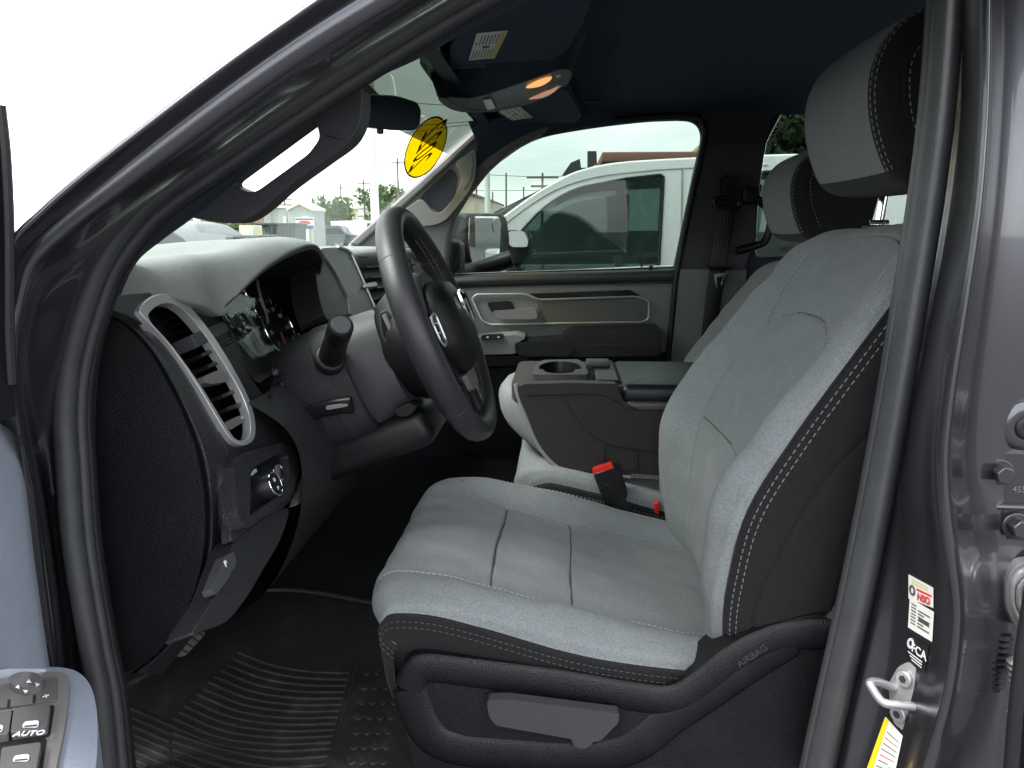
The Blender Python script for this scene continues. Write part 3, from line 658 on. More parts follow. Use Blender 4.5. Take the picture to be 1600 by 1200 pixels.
# ---- soft pad with the instrument hood
lip = [(150, 470, .76), (176, 471, .785), (215, 472, .82), (257, 464, .86), (315, 474, .905), (346, 488, .95), (372, 456, .985), (400, 429, 1.02), (425, 410, 1.06), (450, 396, 1.10), (467, 389, 1.15), (481, 385, 1.20), (494, 387, 1.26), (502, 397, 1.31), (504, 410, 1.333), (497, 434, 1.345)]
crest = {.76: 1.452, .785: 1.454, .82: 1.457, .86: 1.460, .905: 1.462, .95: 1.464, .985: 1.468, 1.02: 1.473, 1.06: 1.481, 1.10: 1.487, 1.15: 1.489, 1.20: 1.489, 1.26: 1.484, 1.31: 1.474, 1.333: 1.462, 1.345: 1.450}
C = []
for a, b, y in lip:
    q = p(a, b, y); zc = crest[y]
    under = q + Vector((-.020, 0, -.006)); l2 = q + Vector((.001, 0, .004)); cst = Vector((q.x - .028, y, max(zc, q.z + .006)))
    C.append([under, q + Vector((-.004, 0, -.005)), l2, cst, Vector((q.x - .09, y, zc - .002 if y > .97 else zc + .004)), Vector((-.64, y, zc * .5 + 1.458 * .5)), Vector((-.80, y, 1.415)), Vector((-.92, y, 1.36))])
surf('dash_pad', C, 8, 8, 'pad_grey', da)
# pad over the centre and passenger side
C = []
for y, zc, xr in ((1.33, 1.450, -.46), (1.40, 1.455, -.44), (1.6, 1.460, -.43), (1.9, 1.458, -.42), (2.2, 1.452, -.43), (2.36, 1.445, -.45)):
    C.append([Vector((xr - .01, y, zc - .05)), Vector((xr, y, zc - .02)), Vector((xr - .012, y, zc - .004)), Vector((xr - .05, y, zc)), Vector((-.64, y, zc)), Vector((-.80, y, 1.415)), Vector((-.92, y, 1.36))])
surf('dash_pad_far', C, 6, 6, 'pad_grey', da)
# ---- instrument recess
outer = [(345, 484, .952), (372, 459, .984), (400, 432, 1.018), (428, 412, 1.064), (452, 399, 1.104), (481, 389, 1.198), (494, 392, 1.258), (501, 403, 1.313), (501, 417, 1.328), (495, 437, 1.338)]
ro = [p(*q) for q in outer] + pfl([(502, 470), (509, 500), (506, 526), (490, 546), (465, 558), (440, 575), (415, 592), (400, 598), (383, 572), (364, 528)], .0)
ri = pfl([(341, 481), (387, 443), (403, 438), (422, 437), (445, 446), (462, 466), (474, 485), (482, 505), (486, 528), (474, 540), (451, 545), (430, 548), (416, 551), (403, 560), (396, 562), (377, 548), (360, 520), (350, 500)], -.042)
n_ = 72
ro = resample(cr(ro, 5, True), n_, True); ri = resample(cr(ri, 4, True), n_, True)
rings = [[tuple(q) for q in (ro * (1 - t) + ri * t + np.array(tuple(FN)) * bo)] for t, bo in ((0, 0), (.06, .002), (.35, -.006), (.7, -.006), (.95, 0), (1, -.004))]
loft('gauge_hood_lining', rings, 'dash_dark', da, cap=False)
plate('gauge_face', [tuple(Vector(q) + FN * -.003) for q in ri], FN * -.004, 'gauge_black', da)
sweep('hood_edge_bead', [tuple(q) for q in resample(cr([p(*q) for q in outer], 5), 40)], circ(.0022, 8), 'plastic_mid', da)
# gauges (left of centre mostly hidden by the pad edge)
def gauge(px, py, r, nm, a0, a1, ticks, nums, big=True):
    c = pf(px, py, -.0435)
    def at(ang, rr): return c + FY * (rr * math.cos(ang)) + FU * (rr * math.sin(ang))
    g = cyl('%s_dial' % nm, c - FN * .002, c + FN * .001, r, 'gauge_black', da, n=40)
    tube('chrome_bezel', [at(a, r) + FN * .003 for a in np.linspace(0, 2 * math.pi, 49)[:-1]], .0020 if big else .0012, 'chrome', g, n=8, closed=True, up=FN)
    for k in range(ticks):
        a = a0 + (a1 - a0) * k / (ticks - 1); L_ = .010 if k % 2 == 0 else .006
        mid = at(a, r * .86) + FN * .0022; rad = (at(a, 1) - c).normalized(); tan = FN.cross(rad)
        rot = Matrix((rad, tan, FN)).transposed()
        boxes('tick', [(mid, (L_ * .8 if big else L_ * .4, .0010, .0006), rot)], 'dial_ink', g, sharp=None)
    for k, s in nums:
        a = a0 + (a1 - a0) * k / (ticks - 1)
        text('numeral', s, at(a, r * .62) + FN * .0022, FY, FU, .0105, 'dial_ink', g)
    return g, c, at
gauge(434, 514, .056, 'speedometer', R(222), R(-42), 15, ((0, '0'), (2, '20'), (4, '40'), (6, '60'), (8, '80'), (10, '100'), (12, '120')))
gauge(404, 484, .020, 'fuel_gauge', R(200), R(-20), 5, (), False); gauge(462, 531, .016, 'temperature_gauge', R(200), R(-20), 5, (), False)
gauge(362, 470, .052, 'tachometer', R(222), R(-42), 15, ((2, '1'), (4, '2'), (6, '3'), (8, '4')))
tube('chrome_sweep', cr(pfl([(402, 438), (405, 455), (411, 475), (416, 490), (418, 505)], -.038), 6), .0026, 'silver', da, n=8)
# display panel that mirrors the bright sky
plate('info_display', pfl([(347, 486), (358, 492), (374, 500), (386, 512), (402, 556), (394, 559), (378, 542), (362, 520)], -.040), FN * .001, 'glass_lens', da)
plate('display_bar', pfl([(381, 482), (384, 481), (412, 542), (409, 544)], -.039), FN * .002, 'silver_grey', da)
plate('needle', pfl([(438, 520), (440, 520), (448, 540), (446, 541)], -.039), FN * .001, 'needle', da)
plate('gauge_lens', [tuple(Vector(q) + FN * .012) for q in ri], FN * .0015, 'glass_lens', da)
# ---- face around the vent
face = cr([(168, 464), (215, 458), (257, 457), (316, 469), (345, 488), (366, 532), (386, 578), (402, 604), (432, 640), (468, 652), (480, 668), (480, 715), (470, 762), (440, 795), (385, 832), (362, 846), (359, 800), (352, 700), (312, 622), (262, 545), (215, 500), (170, 482)], 3, True)
vin = [(238, 484), (256, 474), (276, 477), (301, 498), (337, 547), (375, 610), (390, 650), (391, 676), (383, 687), (369, 686), (355, 668), (313, 601), (269, 540), (234, 500)]
vout = [(219, 480), (242, 461), (273, 462), (302, 484), (342, 537), (381, 605), (397, 647), (399, 680), (388, 694), (369, 693), (350, 670), (309, 602), (264, 537), (226, 496)]
vi3, vo3 = cr(vin, 4, True), cr(vout, 4, True)
plate('dash_face', pfl(face, -.001), FN * -.012, 'dash_dark', da, holes=[pfl([(a * .985 + 316 * .015, b * .985 + 578 * .015) for a, b in vo3], -.001)], bev=.002)
ve = plate('vent_frame', pfl(vo3, .006), FN * -.012, 'silver', da, holes=[pfl(vi3, .006)], bev=.0035, seg=4)
wall = [pfl(vi3, .0), pfl(vi3, -.02), pfl([(a * .93 + 316 * .07 - 2, b * .93 + 578 * .07) for a, b in vi3], -.045)]
loft('vent_duct', wall, 'plastic_smooth', da, cap=False)
plate('vent_back', wall[-1], FN * -.003, 'rubber_black', da)
for i, ((a, b), (c, d), th_, m, off) in enumerate((((288, 540), (340, 515), .016, 'plastic_mid', -.008), ((300, 562), (350, 538), .005, 'plastic_smooth', -.014), ((309, 580), (360, 556), .005, 'plastic_smooth', -.016), ((320, 603), (366, 580), .004, 'plastic_smooth', -.018), ((332, 626), (376, 606), .005, 'plastic_smooth', -.016), ((341, 645), (383, 630), .005, 'plastic_smooth', -.014))):
    q0, q1 = pf(a, b, off), pf(c, d, off)
    bevel(sweep('vent_vane', [q0, q0.lerp(q1, .5), q1], rrect(th_, .030 if i else .026, .0016, 2), m, da, up=FN), .0005, 1)
for k in range(5):
    q = pf(262 + 9 * k, 500 + 10 * k, -.03); q2 = pf(285 + 9 * k, 495 + 10 * k, -.03)
    sweep('vent_fin', [q, q2], rrect(.002, .02, .0008, 1), 'plastic_smooth', da, up=FN)
plate('vent_tab', pfl(roundpoly([(318, 588), (346, 576), (358, 590), (356, 596), (332, 600), (322, 598)], .2), .004), FN * -.012, 'silver_grey', da, bev=.003)
tw = plate('vent_wheel', pfl(roundpoly([(353, 660), (374, 649), (380, 652), (379, 660), (360, 672), (354, 668)], .25), .002), FN * -.014, 'silver_grey', da, bev=.003)
text('vent_mark', 'x', pf(378, 652, .003), FY, FU, .006, 'white_ink', tw)
# ---- grained end of the dash and its cover
cap_b = [(168, 492), (200, 512), (240, 558), (284, 640), (312, 720), (323, 800), (318, 880), (294, 955), (252, 1016), (205, 1052)]
f_b = [(172, 470), (222, 500), (268, 550), (314, 625), (352, 702), (360, 795), (356, 866), (338, 925), (306, 985), (255, 1050)]
md = [((a[0] * .45 + b[0] * .55) - 2, (a[1] + b[1]) / 2 + 2) for a, b in zip(cap_b, f_b)]
fr = [pf(*q, -.004) for q in f_b[:6]] + [p(a, b, .865) for a, b in f_b[6:]]
surf('dash_end_band', list(zip(pl(cap_b, .795), pl([(a * .8 + b * .2, c * .8 + d * .2) for (a, c), (b, d) in zip(cap_b, f_b)], .784), pl(md, .80), fr, [q + Vector((-.05, .06, 0)) for q in fr])), 8, 8, 'dash_dark', da)
capo = cr([(150, 488), (168, 494), (199, 514), (238, 560), (282, 642), (309, 721), (320, 800), (315, 879), (291, 953), (250, 1013), (205, 1048)], 5) + [np.array((150., 1060.))]
plate('dash_end_cover', pl(capo, .781), (0, .02, 0), 'plastic_dark', da, bev=.022, seg=7)
core = rbox('dash_core', (-.70, 1.58, 1.19), (.34, 1.54, .40), 'plastic_smooth', da, r=.03)
# ---- headlamp switch panel
hb = roundpoly([(364, 724), (384, 706), (446, 690), (462, 700), (468, 735), (458, 772), (405, 812), (384, 828), (370, 800)], .3, 5)
hi_ = roundpoly([(392, 733), (440, 706), (450, 712), (452, 748), (446, 766), (400, 800), (391, 806)], .25, 4)
plate('headlamp_bezel', pfl(hb, .014), FN * -.02, 'dash_dark', da, holes=[pfl(hi_, .014)], bev=.007, seg=4)
hp_ = plate('headlamp_panel', pfl(hi_, .002), FN * -.004, 'plastic_smooth', da)
kc = pf(404, 766, .002)
kn = cyl('headlamp_knob', kc, kc + FN * .024, .0155, 'plastic_smooth', da, n=40, rings=[(0, .0175), (.2, .0168), (.9, .0155), (1, .0135)])
tube('chrome_ring', [kc + FN * .0235 + FY * (.0145 * math.cos(a)) + FU * (.0145 * math.sin(a)) for a in np.linspace(0, 6.283, 40)[:-1]], .0011, 'chrome', kn, n=8, closed=True, up=FN)
text('knob_mark', 'D', kc + FN * .0243 + FU * .005, FY, FU, .007, 'white_ink', kn); text('knob_mark', 'P', kc + FN * .0243 - FU * .006, FY, FU, .007, 'white_ink', kn)
for a_, s in ((118, 'x'), (95, 'D'), (72, 'AUTO'), (140, '-')):
    q = kc + FY * (.0225 * math.cos(R(a_))) + FU * (.0225 * math.sin(R(a_))); text('switch_mark', s, q + FN * .0006, FY, FU, .0062, 'white_ink', hp_)
boxes('dimmer_wheel', [(pf(434, 741, .004), (.004, .008, .024))], 'silver_grey', hp_)
tube('dimmer_arc', cr(pfl([(436, 727), (442, 733), (444, 742), (441, 750)], .004), 5), .001, 'white_ink', hp_, n=6)
boxes('dimmer_mark', [(pf(428, 744, .003), (.001, .0012, .018))], 'white_ink', hp_)
# ---- lower trim, release lever, knee panel
plate('lower_dash_trim', pfl(cr([(374, 838), (430, 800), (452, 796), (440, 840), (414, 886), (388, 930), (356, 970), (322, 984), (300, 990), (336, 930), (354, 880)], 3, True), .0), FN * -.03, 'dash_dark', da, bev=.006)
rl = plate('brake_release', pfl(roundpoly([(352, 868), (366, 862), (370, 880), (352, 912), (336, 930), (332, 920)], .25), .008), FN * -.012, 'plastic_mid', da, bev=.003)
text('release_mark', 'P', pf(353, 881, .009), FY, FU, .010, 'white_ink', rl)
rows = []
for zz, xx in ((1.285, -.40), (1.25, -.352), (1.20, -.335), (1.12, -.345), (1.03, -.39), (.985, -.46), (.98, -.62)):
    rows.append([Vector((xx - (.05 if y > 1.45 else 0), y, zz)) for y in (.93, 1.05, 1.2, 1.35, 1.45, 1.6, 1.95, 2.33)])
surf('knee_panel', rows, 4, 4, 'dash_dark', da)
plate('knee_panel_edge_light', pfl(roundpoly([(480, 735), (492, 728), (488, 752), (470, 786), (462, 790), (468, 768)], .3), .006), FN * -.01, 'silver_grey', da, bev=.003)  # pale plate standing in for the light caught on the panel edge
# ---- block right of the gauges, satin centre trim and centre vents
plate('gauge_side_block', pfl(cr([(494, 404), (510, 408), (526, 428), (542, 462), (547, 486), (532, 496), (512, 500), (500, 470), (494, 436)], 3, True), .030), FN * -.05, 'leather', da, bev=.012, seg=4)
plate('centre_trim', pfl(roundpoly([(500, 388), (526, 386), (546, 394), (590, 492), (560, 505), (547, 490), (545, 465), (525, 425)], .2), .034), FN * -.03, 'silver_grey', da, bev=.004)
tube('centre_trim_edge', cr(pfl([(528, 385), (546, 393), (556, 412), (590, 490)], .036), 6), .003, 'silver', da, n=8)
plate('centre_vent_well', pfl([(552, 392), (640, 386), (660, 470), (592, 488)], .018), FN * -.02, 'rubber_black', da, bev=.002)
for k in range(5):
    q0, q1 = pf(556 + 9 * k, 404 + 16 * k, .03), pf(640 + 5 * k, 398 + 16 * k, .03)
    sweep('centre_vane', [q0, q1], rrect(.004, .02, .0015, 2), 'plastic_smooth', da, up=FN)
plate('vane_tab', pfl(roundpoly([(572, 443), (588, 440), (590, 446), (574, 449)], .3), .045), FN * -.008, 'silver', da, bev=.002)
# centre stack with screen, seen through the wheel
plate('centre_stack', pfl([(600, 395), (720, 392), (735, 560), (640, 570)], .02), FN * -.03, 'plastic_smooth', da, bev=.006)
plate('touch_screen', pfl(roundpoly([(640, 398), (690, 396), (712, 500), (660, 506)], .08), .03), FN * -.01, 'screen', da, bev=.002)
tube('screen_edge', cr(pfl([(646, 398), (668, 420), (690, 470), (700, 505)], .034), 5), .003, 'chrome', da, n=8)
# defroster speaker grille on top
rbox('speaker_grille', (-.62, 1.62, 1.463), (.10, .22, .008), 'plastic_mid', da, r=.003)

# ================================================================== steering wheel and column
WT = Vector((-.375, 0, .927)).normalized(); WN = Vector((.927, 0, .375)).normalized(); WC = Vector((-.182, 1.12, 1.364)); WY = Vector((0, 1, 0))
def W(a, b, c): return WC + WY * a + WT * b + WN * c
sw = thing('steering_wheel_assembly', 'black leather steering wheel with stitched rim in front of the gauges', 'steering wheel', W(0, 0, -.05))
RR = .1655
def rim_pt(a): return W(RR * math.sin(a), RR * math.cos(a) * 1.0, 0)
M_ = 96
V = []; f = []; kk = 16
for i in range(M_):
    a = 2 * math.pi * i / M_; c = rim_pt(a); rad = (c - WC).normalized(); g = 1 + .10 * math.exp(-((abs(math.sin(a)) - 1) / .25) ** 2)
    for j in range(kk):
        q = 2 * math.pi * j / kk; V.append(c + rad * (.0165 * g * math.cos(q)) + WN * (.0190 * g * math.sin(q)))
for i in range(M_):
    for j in range(kk): f.append((i * kk + j, i * kk + (j + 1) % kk, ((i + 1) % M_) * kk + (j + 1) % kk, ((i + 1) % M_) * kk + j))
mk('rim', V, f, 'leather', sw, sharp=180)
for a in (R(-52), R(52), R(-128), R(128)):
    c = rim_pt(a); rad = (c - WC).normalized(); g = 1.015
    tube('rim_seam', [c + rad * (.0165 * g * math.cos(q)) + WN * (.0190 * g * math.sin(q)) for q in np.linspace(0, 6.283, 30)[:-1]], .0009, 'plastic_mid', sw, n=6, closed=True, up=WT)
# lacing on the inner side of the rim
for a0, a1 in ((R(28), R(70)), (R(112), R(150)), (R(-70), R(-28))):
    for sft in (-.0035, .0035):
        pth = []
        for a in np.linspace(a0, a1, 40):
            c = rim_pt(a); rad = (c - WC).normalized(); pth.append(c - rad * .0170 + WN * (.004 + sft))
        stitches('lacing', pth, 'thread_dark', sw, dash=.0045, gap=.0028, r=.0011, up=tuple((WC - pth[20]).normalized()))
    for k, a in enumerate(np.linspace(a0, a1, 22)):
        c = rim_pt(a); rad = (c - WC).normalized(); q = c - rad * .0168 + WN * .004; tn = rad.cross(WN)
# hub cushion
rings = []
for c, s in ((-.030, .70), (-.014, .95), (.002, 1.0), (.018, .97), (.032, .86), (.040, .64), (.0435, .3), (.044, .05)):
    r = []
    for k in range(48):
        q = 2 * math.pi * k / 48; e = 2.7
        sy = .078 * math.copysign(abs(math.cos(q)) ** (2 / e), math.cos(q)); st_ = .072 * math.copysign(abs(math.sin(q)) ** (2 / e), math.sin(q)) - .008
        if st_ < -.03: sy *= 1 - .28 * (-.03 - st_) / .05
        r.append(W(sy * s, -.008 + (st_ + .008) * s, c))
    rings.append(r)
loft('airbag_cover', rings, 'plastic_dark', sw)
# emblem: shield with a horned head in relief
em = [W(a, b + .012, .0438) for a, b in ((-.020, .022), (0, .026), (.020, .022), (.021, -.002), (.012, -.020), (0, -.028), (-.012, -.020), (-.021, -.002))]
e0 = plate('emblem', roundpoly(em, .2, 3), WN * .004, 'chrome', sw, bev=.0015)
for s_ in (-1, 1):
    tube('emblem_horn', cr([W(s_ * .003, .030, .0480), W(s_ * .012, .028, .0480), W(s_ * .015, .016, .0480), W(s_ * .010, .004, .0480), W(s_ * .006, .010, .0480)], 4), .0028, 'plastic_gloss', e0, n=8)
tube('emblem_muzzle', [W(0, .022, .0480), W(0, -.010, .0480)], .0042, 'plastic_gloss', e0, n=8)
# rear cover and spokes
rings = []
for c, s in ((.006, .92), (-.012, 1.0), (-.035, .97), (-.060, .84), (-.085, .70), (-.092, .6)):
    rings.append([W(.098 * s * math.cos(q), -.012 + .098 * s * math.sin(q) * 1.0, c) for q in np.linspace(0, 2 * math.pi, 49)[:-1]])
loft('hub_rear_cover', rings, 'plastic_dark', sw)
for s_ in (-1, 1):
    sec = []
    for t_, hw, th_, c in ((.05, .040, .020, -.006), (.09, .034, .016, -.008), (.125, .027, .012, -.006), (.156, .030, .012, -.001)):
        sec.append([W(s_ * t_, b * hw - .004, c + d * th_) for b, d in cr([(-1, 0), (-.8, .8), (0, 1), (.8, .8), (1, 0), (.8, -.8), (0, -1), (-.8, -.8)], 2, True)])
    spk = loft('spoke', sec, 'plastic_dark', sw)
    bzl = [W(s_ * a, b, .0125) for a, b in ((.088, .022), (.118, .020), (.128, .008), (.126, -.014), (.112, -.024), (.090, -.020))]
    plate('spoke_buttons', roundpoly(bzl, .25, 3), WN * .003, 'plastic_gloss', spk, bev=.001)
    tube('button_bezel', roundpoly([W(s_ * a, b, .016) for a, b in ((.088, .022), (.118, .020), (.128, .008), (.126, -.014), (.112, -.024), (.090, -.020))], .25, 3), .0018, 'silver', spk, n=6, closed=True, up=WN)
    for a, b in ((.098, .008), (.110, -.004), (.112, .010)): boxes('button_mark', [(W(s_ * a, b, .0158), (.003, .003, .001))], 'white_ink', spk)
    rb = [W(s_ * a, b, -.024) for a, b in ((.075, .030), (.100, .028), (.108, 0), (.100, -.030), (.080, -.032), (.070, 0))]
    plate('rear_buttons', roundpoly(rb, .3, 4), WN * -.010, 'plastic_gloss', spk, bev=.003)
    tube('rear_button_rim', roundpoly([q + WN * -.006 for q in rb], .3, 4), .002, 'plastic_mid', spk, n=6, closed=True, up=WN)
for s_ in (-1, 1):
    sec = []
    for t_, hw, th_ in ((.055, .018, .013), (.10, .014, .010), (.135, .013, .009), (.158, .017, .012)):
        cx = s_ * (.020 + t_ * .18)
        sec.append([W(cx + b * hw, -t_, -.004 + d * th_) for b, d in cr([(-1, 0), (-.7, .8), (.7, .8), (1, 0), (.7, -.8), (-.7, -.8)], 2, True)])
    loft('lower_spoke', sec, 'plastic_smooth', sw)
plate('spoke_trim', roundpoly([W(a, b, .006) for a, b in ((-.040, -.078), (.040, -.078), (.034, -.105), (-.034, -.105))], .2, 4), WN * .008, 'silver_grey', sw, bev=.003)
# near-side rear audio pod, facing the driver's door
pc = W(-.092, .000, -.042)
rg = [p(a, b, 1.045) for a, b in roundpoly([(594, 490), (603, 486), (612, 505), (622, 530), (620, 544), (608, 541), (598, 525)], .35, 4)]
pod = plate('rear_pod', rg, (0, .03, 0), 'plastic_gloss', sw, bev=.005)
tube('rear_pod_rim', cr(rg, 2, True), .0016, 'plastic_mid', pod, n=6, closed=True)
plate('rear_pod_key', [p(a, b, 1.0425) for a, b in roundpoly([(596, 493), (602, 489), (616, 522), (612, 526)], .3, 3)], (0, .004, 0), 'silver_grey', pod, bev=.0015)

col = thing('steering_column', 'black steering column housing between the wheel and the dash', 'steering column', W(0, -.02, -.15))
def csec(c, hw, hh, dy, e=3.2, n=48):
    out = []
    for k in range(n):
        q = 2 * math.pi * k / n
        out.append(W(hw * math.copysign(abs(math.cos(q)) ** (2 / e), math.cos(q)), dy + hh * math.copysign(abs(math.sin(q)) ** (2 / e), math.sin(q)), c))
    return out
loft('column_collar', [csec(-.070, .060, .062, -.016), csec(-.074, .072, .074, -.018), csec(-.100, .076, .079, -.020), csec(-.128, .078, .083, -.022), csec(-.133, .074, .079, -.022)], 'plastic_mid', col)
loft('column_shroud', [csec(-.131, .075, .080, -.022), csec(-.134, .079, .086, -.024), csec(-.165, .080, .090, -.026), csec(-.205, .078, .088, -.026), csec(-.235, .070, .078, -.024), csec(-.27, .055, .06, -.02)], 'dash_dark', col)
tube('shroud_seam', [Vector(tuple(q)) for q in csec(-.172, .0802, .0902, -.026)], .0009, 'rubber_black', col, n=6, closed=True, up=WN)
s0, s1 = p(516, 562, 1.035), p(533, 508, .955)
st_ = cyl('wiper_stalk', s0, s1, .016, 'plastic_smooth', col, n=28, rings=[(0, .0165), (.3, .0172), (.62, .0158), (.64, .0150), (.68, .0150), (.70, .0166), (.97, .0166), (1, .0155)])
d_ = (s1 - s0).normalized(); cyl('stalk_button', s1, s1 + d_ * .002, .0125, 'plastic_mid', st_, n=28, bev=.0007)
tube('stalk_button_ring', [s1 + d_ * .001 + d_.orthogonal().normalized() * (.0135 * math.cos(a)) + d_.cross(d_.orthogonal().normalized()) * (.0135 * math.sin(a)) for a in np.linspace(0, 6.283, 28)[:-1]], .0007, 'rubber_black', st_, n=6, closed=True, up=d_)
cyl('stalk_boot', s0 - d_ * .01, s0 + d_ * .012, .021, 'rubber_black', col, n=24, bev=.003)
lv = cr([p(440, 656, 1.05), p(470, 648, 1.03), p(505, 640, 1.02), p(530, 634, 1.015), p(550, 632, 1.015)], 6)
sweep('tilt_lever', lv, rrect(.013, .022, .005), 'plastic_smooth', col, up=(.3, -.3, 1), scale=[.8 + .35 * i / (len(lv) - 1) for i in range(len(lv))])
plate('lever_painted_highlight', [p(a, b, 1.006) for a, b in roundpoly([(508, 635), (542, 629), (544, 635), (510, 641)], .4, 3)], (0, .004, 0), 'silver_grey', col, bev=.0015)  # pale strip on the lever, a highlight put in as colour
# crumpled boot between column and dash
random.seed(3)
rows = []
for i in range(9):
    r = []
    for j in range(7):
        t = i / 8; u = j / 6
        a = 424 + 60 * u + 3 * math.sin(i * 1.1 + j); b = 574 + 76 * t + 3 * math.sin(j * 1.3 + i * .8)
        r.append(pf(a, b, .004 + .008 * math.sin(i * 1.7 + j * 1.1) + .006 * math.sin(j * 2.1 - i) - .01 * u))
    rows.append(r)
surf('column_boot', rows, 5, 5, 'leather', col)
rbox('column_lower_cover', W(.02, -.125, -.16), (.20, .16, .06), 'plastic_smooth', col, r=.02, rot=Matrix.Rotation(R(-22), 3, 'Y'))
plate('column_latch', [p(a, b, 1.05) for a, b in roundpoly([(615, 640), (640, 630), (652, 636), (640, 650), (622, 652)], .3, 3)], (0, .03, 0), 'plastic_smooth', col, bev=.004)
# ================================================================== seats
SC = 1.10     # lateral centre of the driver's seat
def on_grid(G, su, sv, pts, lift=0.0, sign=1):
    """control-net coordinates (row, column) -> points on the surface"""
    Nn = grid_normals(G) * sign; out = []
    for r, c in pts:
        i = min(max(r * su, 0), G.shape[0] - 1.001); j = min(max(c * sv, 0), G.shape[1] - 1.001)
        i0, j0 = int(i), int(j); a, b = i - i0, j - j0
        f = lambda A: A[i0, j0] * (1 - a) * (1 - b) + A[i0 + 1, j0] * a * (1 - b) + A[i0, j0 + 1] * (1 - a) * b + A[i0 + 1, j0 + 1] * a * b
        out.append(f(G) + f(Nn) * lift)
    return out
def soft_noise(G, seed):
    rng = np.random.default_rng(seed); H = np.zeros(G.shape[:2])
    for _ in range(14):
        k = rng.normal(size=3); k = k / np.linalg.norm(k) * rng.uniform(45, 130); H += np.sin(G @ k + rng.uniform(0, 6.28))
    return H / 3.7
def dense(l, n=90):
    return [tuple(q) for q in resample(cr(l, 6), n)]
def skirt(edge, drops, ctr):
    """panel hanging off an edge line; drops=[(outward, down vector scale)], outward measured horizontally from ctr"""
    pass
def make_seat(t, off, driver):
    off = np.array(off, float)
    # ---- cushion
    hwc = [-.25, -.243, -.205, -.150, -.06, .06, .150, .205, .243, .25]
    rows = [(-.228, 1.005, 1.005, 1.000), (-.246, 1.025, 1.028, 1.020), (-.242, 1.045, 1.048, 1.036), (-.218, 1.057, 1.061, 1.044),
            (-.160, 1.055, 1.065, 1.042), (-.092, 1.034, 1.056, 1.028), (.015, 1.004, 1.035, .999), (.11, .984, 1.010, .983), (.2, .968, .99, .970), (.31, .955, .965, .96)]
    C = []
    for i, (x, zc, zb, ze) in enumerate(rows):
        r = []
        for k, y in enumerate(hwc):
            a = abs(y); z = ze if a > .249 else (ze * .45 + zb * .55 if a > .24 else (zb if a > .2 else (zc * .88 + zb * .12 if a > .14 else zc - .001)))
            back = .028 * max(0, (a - .15) / .1) ** 2.2 if i < 5 else 0
            back *= {0: 1, 1: 1, 2: 1, 3: .7, 4: .3}.get(i, 0)
            tp_ = {7: .985, 8: .93, 9: .84}.get(i, 1)
            r.append((x + back, SC + y * tp_, z))
        C.append(r)
    C = np.array(C) + off
    su = sv = 34 if driver else 14
    kq = su / 16
    G = grid_eval(C, su, sv)
    sg = -1 if grid_normals(G)[int(80 * kq), int(80 * kq)][2] < 0 else 1
    near = [(r, 2.72) for r in (0.6, 1.5, 2.5, 3.3, 4, 5, 6, 7, 8, 9)]
    far = [(4.0, 6.2), (3.72, 6.7), (3.9, 7.2), (4.4, 7.45), (5, 7.4), (6, 7.35), (7, 7.3), (8, 7.3)]
    farin = [(5, 5.9), (6, 6.0), (7, 6.05), (8, 6.1), (9, 6.1)]
    nearin = near
    c1 = [(5, 2.75), (4.97, 3.5), (4.95, 4.5), (5.0, 5.4), (5, 5.9)]
    c2 = [(6, 2.75), (6, 4), (6, 6.0)]
    front = [(4.1, 6.2), (4.5, 6.05), (5, 5.9)]
    lines = [on_grid(G, su, sv, l) for l in (near, farin, c1, c2, front)]
    G2 = groove(G, lines, .0021, .0068, sg)
    G2 = groove(G2, [on_grid(G, su, sv, far)], .0025, .002, sg)
    G2 = G2 + grid_normals(G2) * (sg * .0011 * soft_noise(G2, 1))[:, :, None]
    grid_mesh('cushion', G2, 'fabric_light', t, sharp=180)
    for l in (c1, c2, farin): tube('seam_shade', on_grid(G2, su, sv, dense(l), .0004, sg), .0010, 'seam_shade', t, n=6)  # dark cord in each groove, standing in for its shadow
    for ln, d in ((near, -.05), (far, -.06)):
        stitches('stitching', on_grid(G2, su, sv, dense([(r, c + d) for r, c in ln]), .0005, sg), 'thread_light', t)
    # dark side panels under the cushion edge (near, front, far)
    for nm, e in (('near', np.vstack([G[::-1, 0], ])), ('front', G[0, :]), ('far', G[:, -1])):
        e = e.copy(); T = np.gradient(e, axis=0); T /= np.maximum(1e-9, np.linalg.norm(T, axis=1, keepdims=True))
        outv = {'near': np.array((0, -1., 0)), 'front': np.array((-1., 0, 0)), 'far': np.array((0, 1., 0))}[nm]
        if nm == 'front': cols = [(0, 0), (.003, -.02), (.0, -.06), (-.02, -.10)]
        else: cols = [(0, 0), (.005, -.008), (.004, -.022), (-.006, -.05), (-.022, -.085), (-.045, -.12)]
        cc = [[tuple(q + outv * o_ + np.array((0, 0, d))) for (o_, d) in cols] for q in e[::max(1, int(6 * kq))]] if len(e) > 6 else None
        sp_ = surf('cushion_side', cc, 2, 6, 'fabric_dark', t)
        if nm == 'near':
            ed = [q + np.array((0, -.003, -.0035)) for q in e]
            tube('piping', ed[::max(1, int(3 * kq))], .0028, 'fabric_dark', t, n=8)
            for dz, dy in ((-.008, -.0063), (-.0155, -.0068)):
                stitches('stitching', [q + np.array((0, dy, dz)) for q in e], 'thread_mid', t, up=(0, -1, .2), r=.0005)
    # ---- backrest
    br = [(.228, .215, .222, .955, .200), (.214, .189, .200, .985, .218), (.214, .178, .188, 1.040, .240), (.222, .171, .188, 1.105, .255), (.238, .177, .203, 1.19, .262), (.275, .228, .248, 1.277, .262),
          (.325, .290, .302, 1.360, .255), (.379, .354, .363, 1.443, .236), (.408, .388, .392, 1.481, .210), (.440, .425, .430, 1.500, .172), (.500, .490, .488, 1.500, .140), (.54, .53, .53, 1.48, .13)]
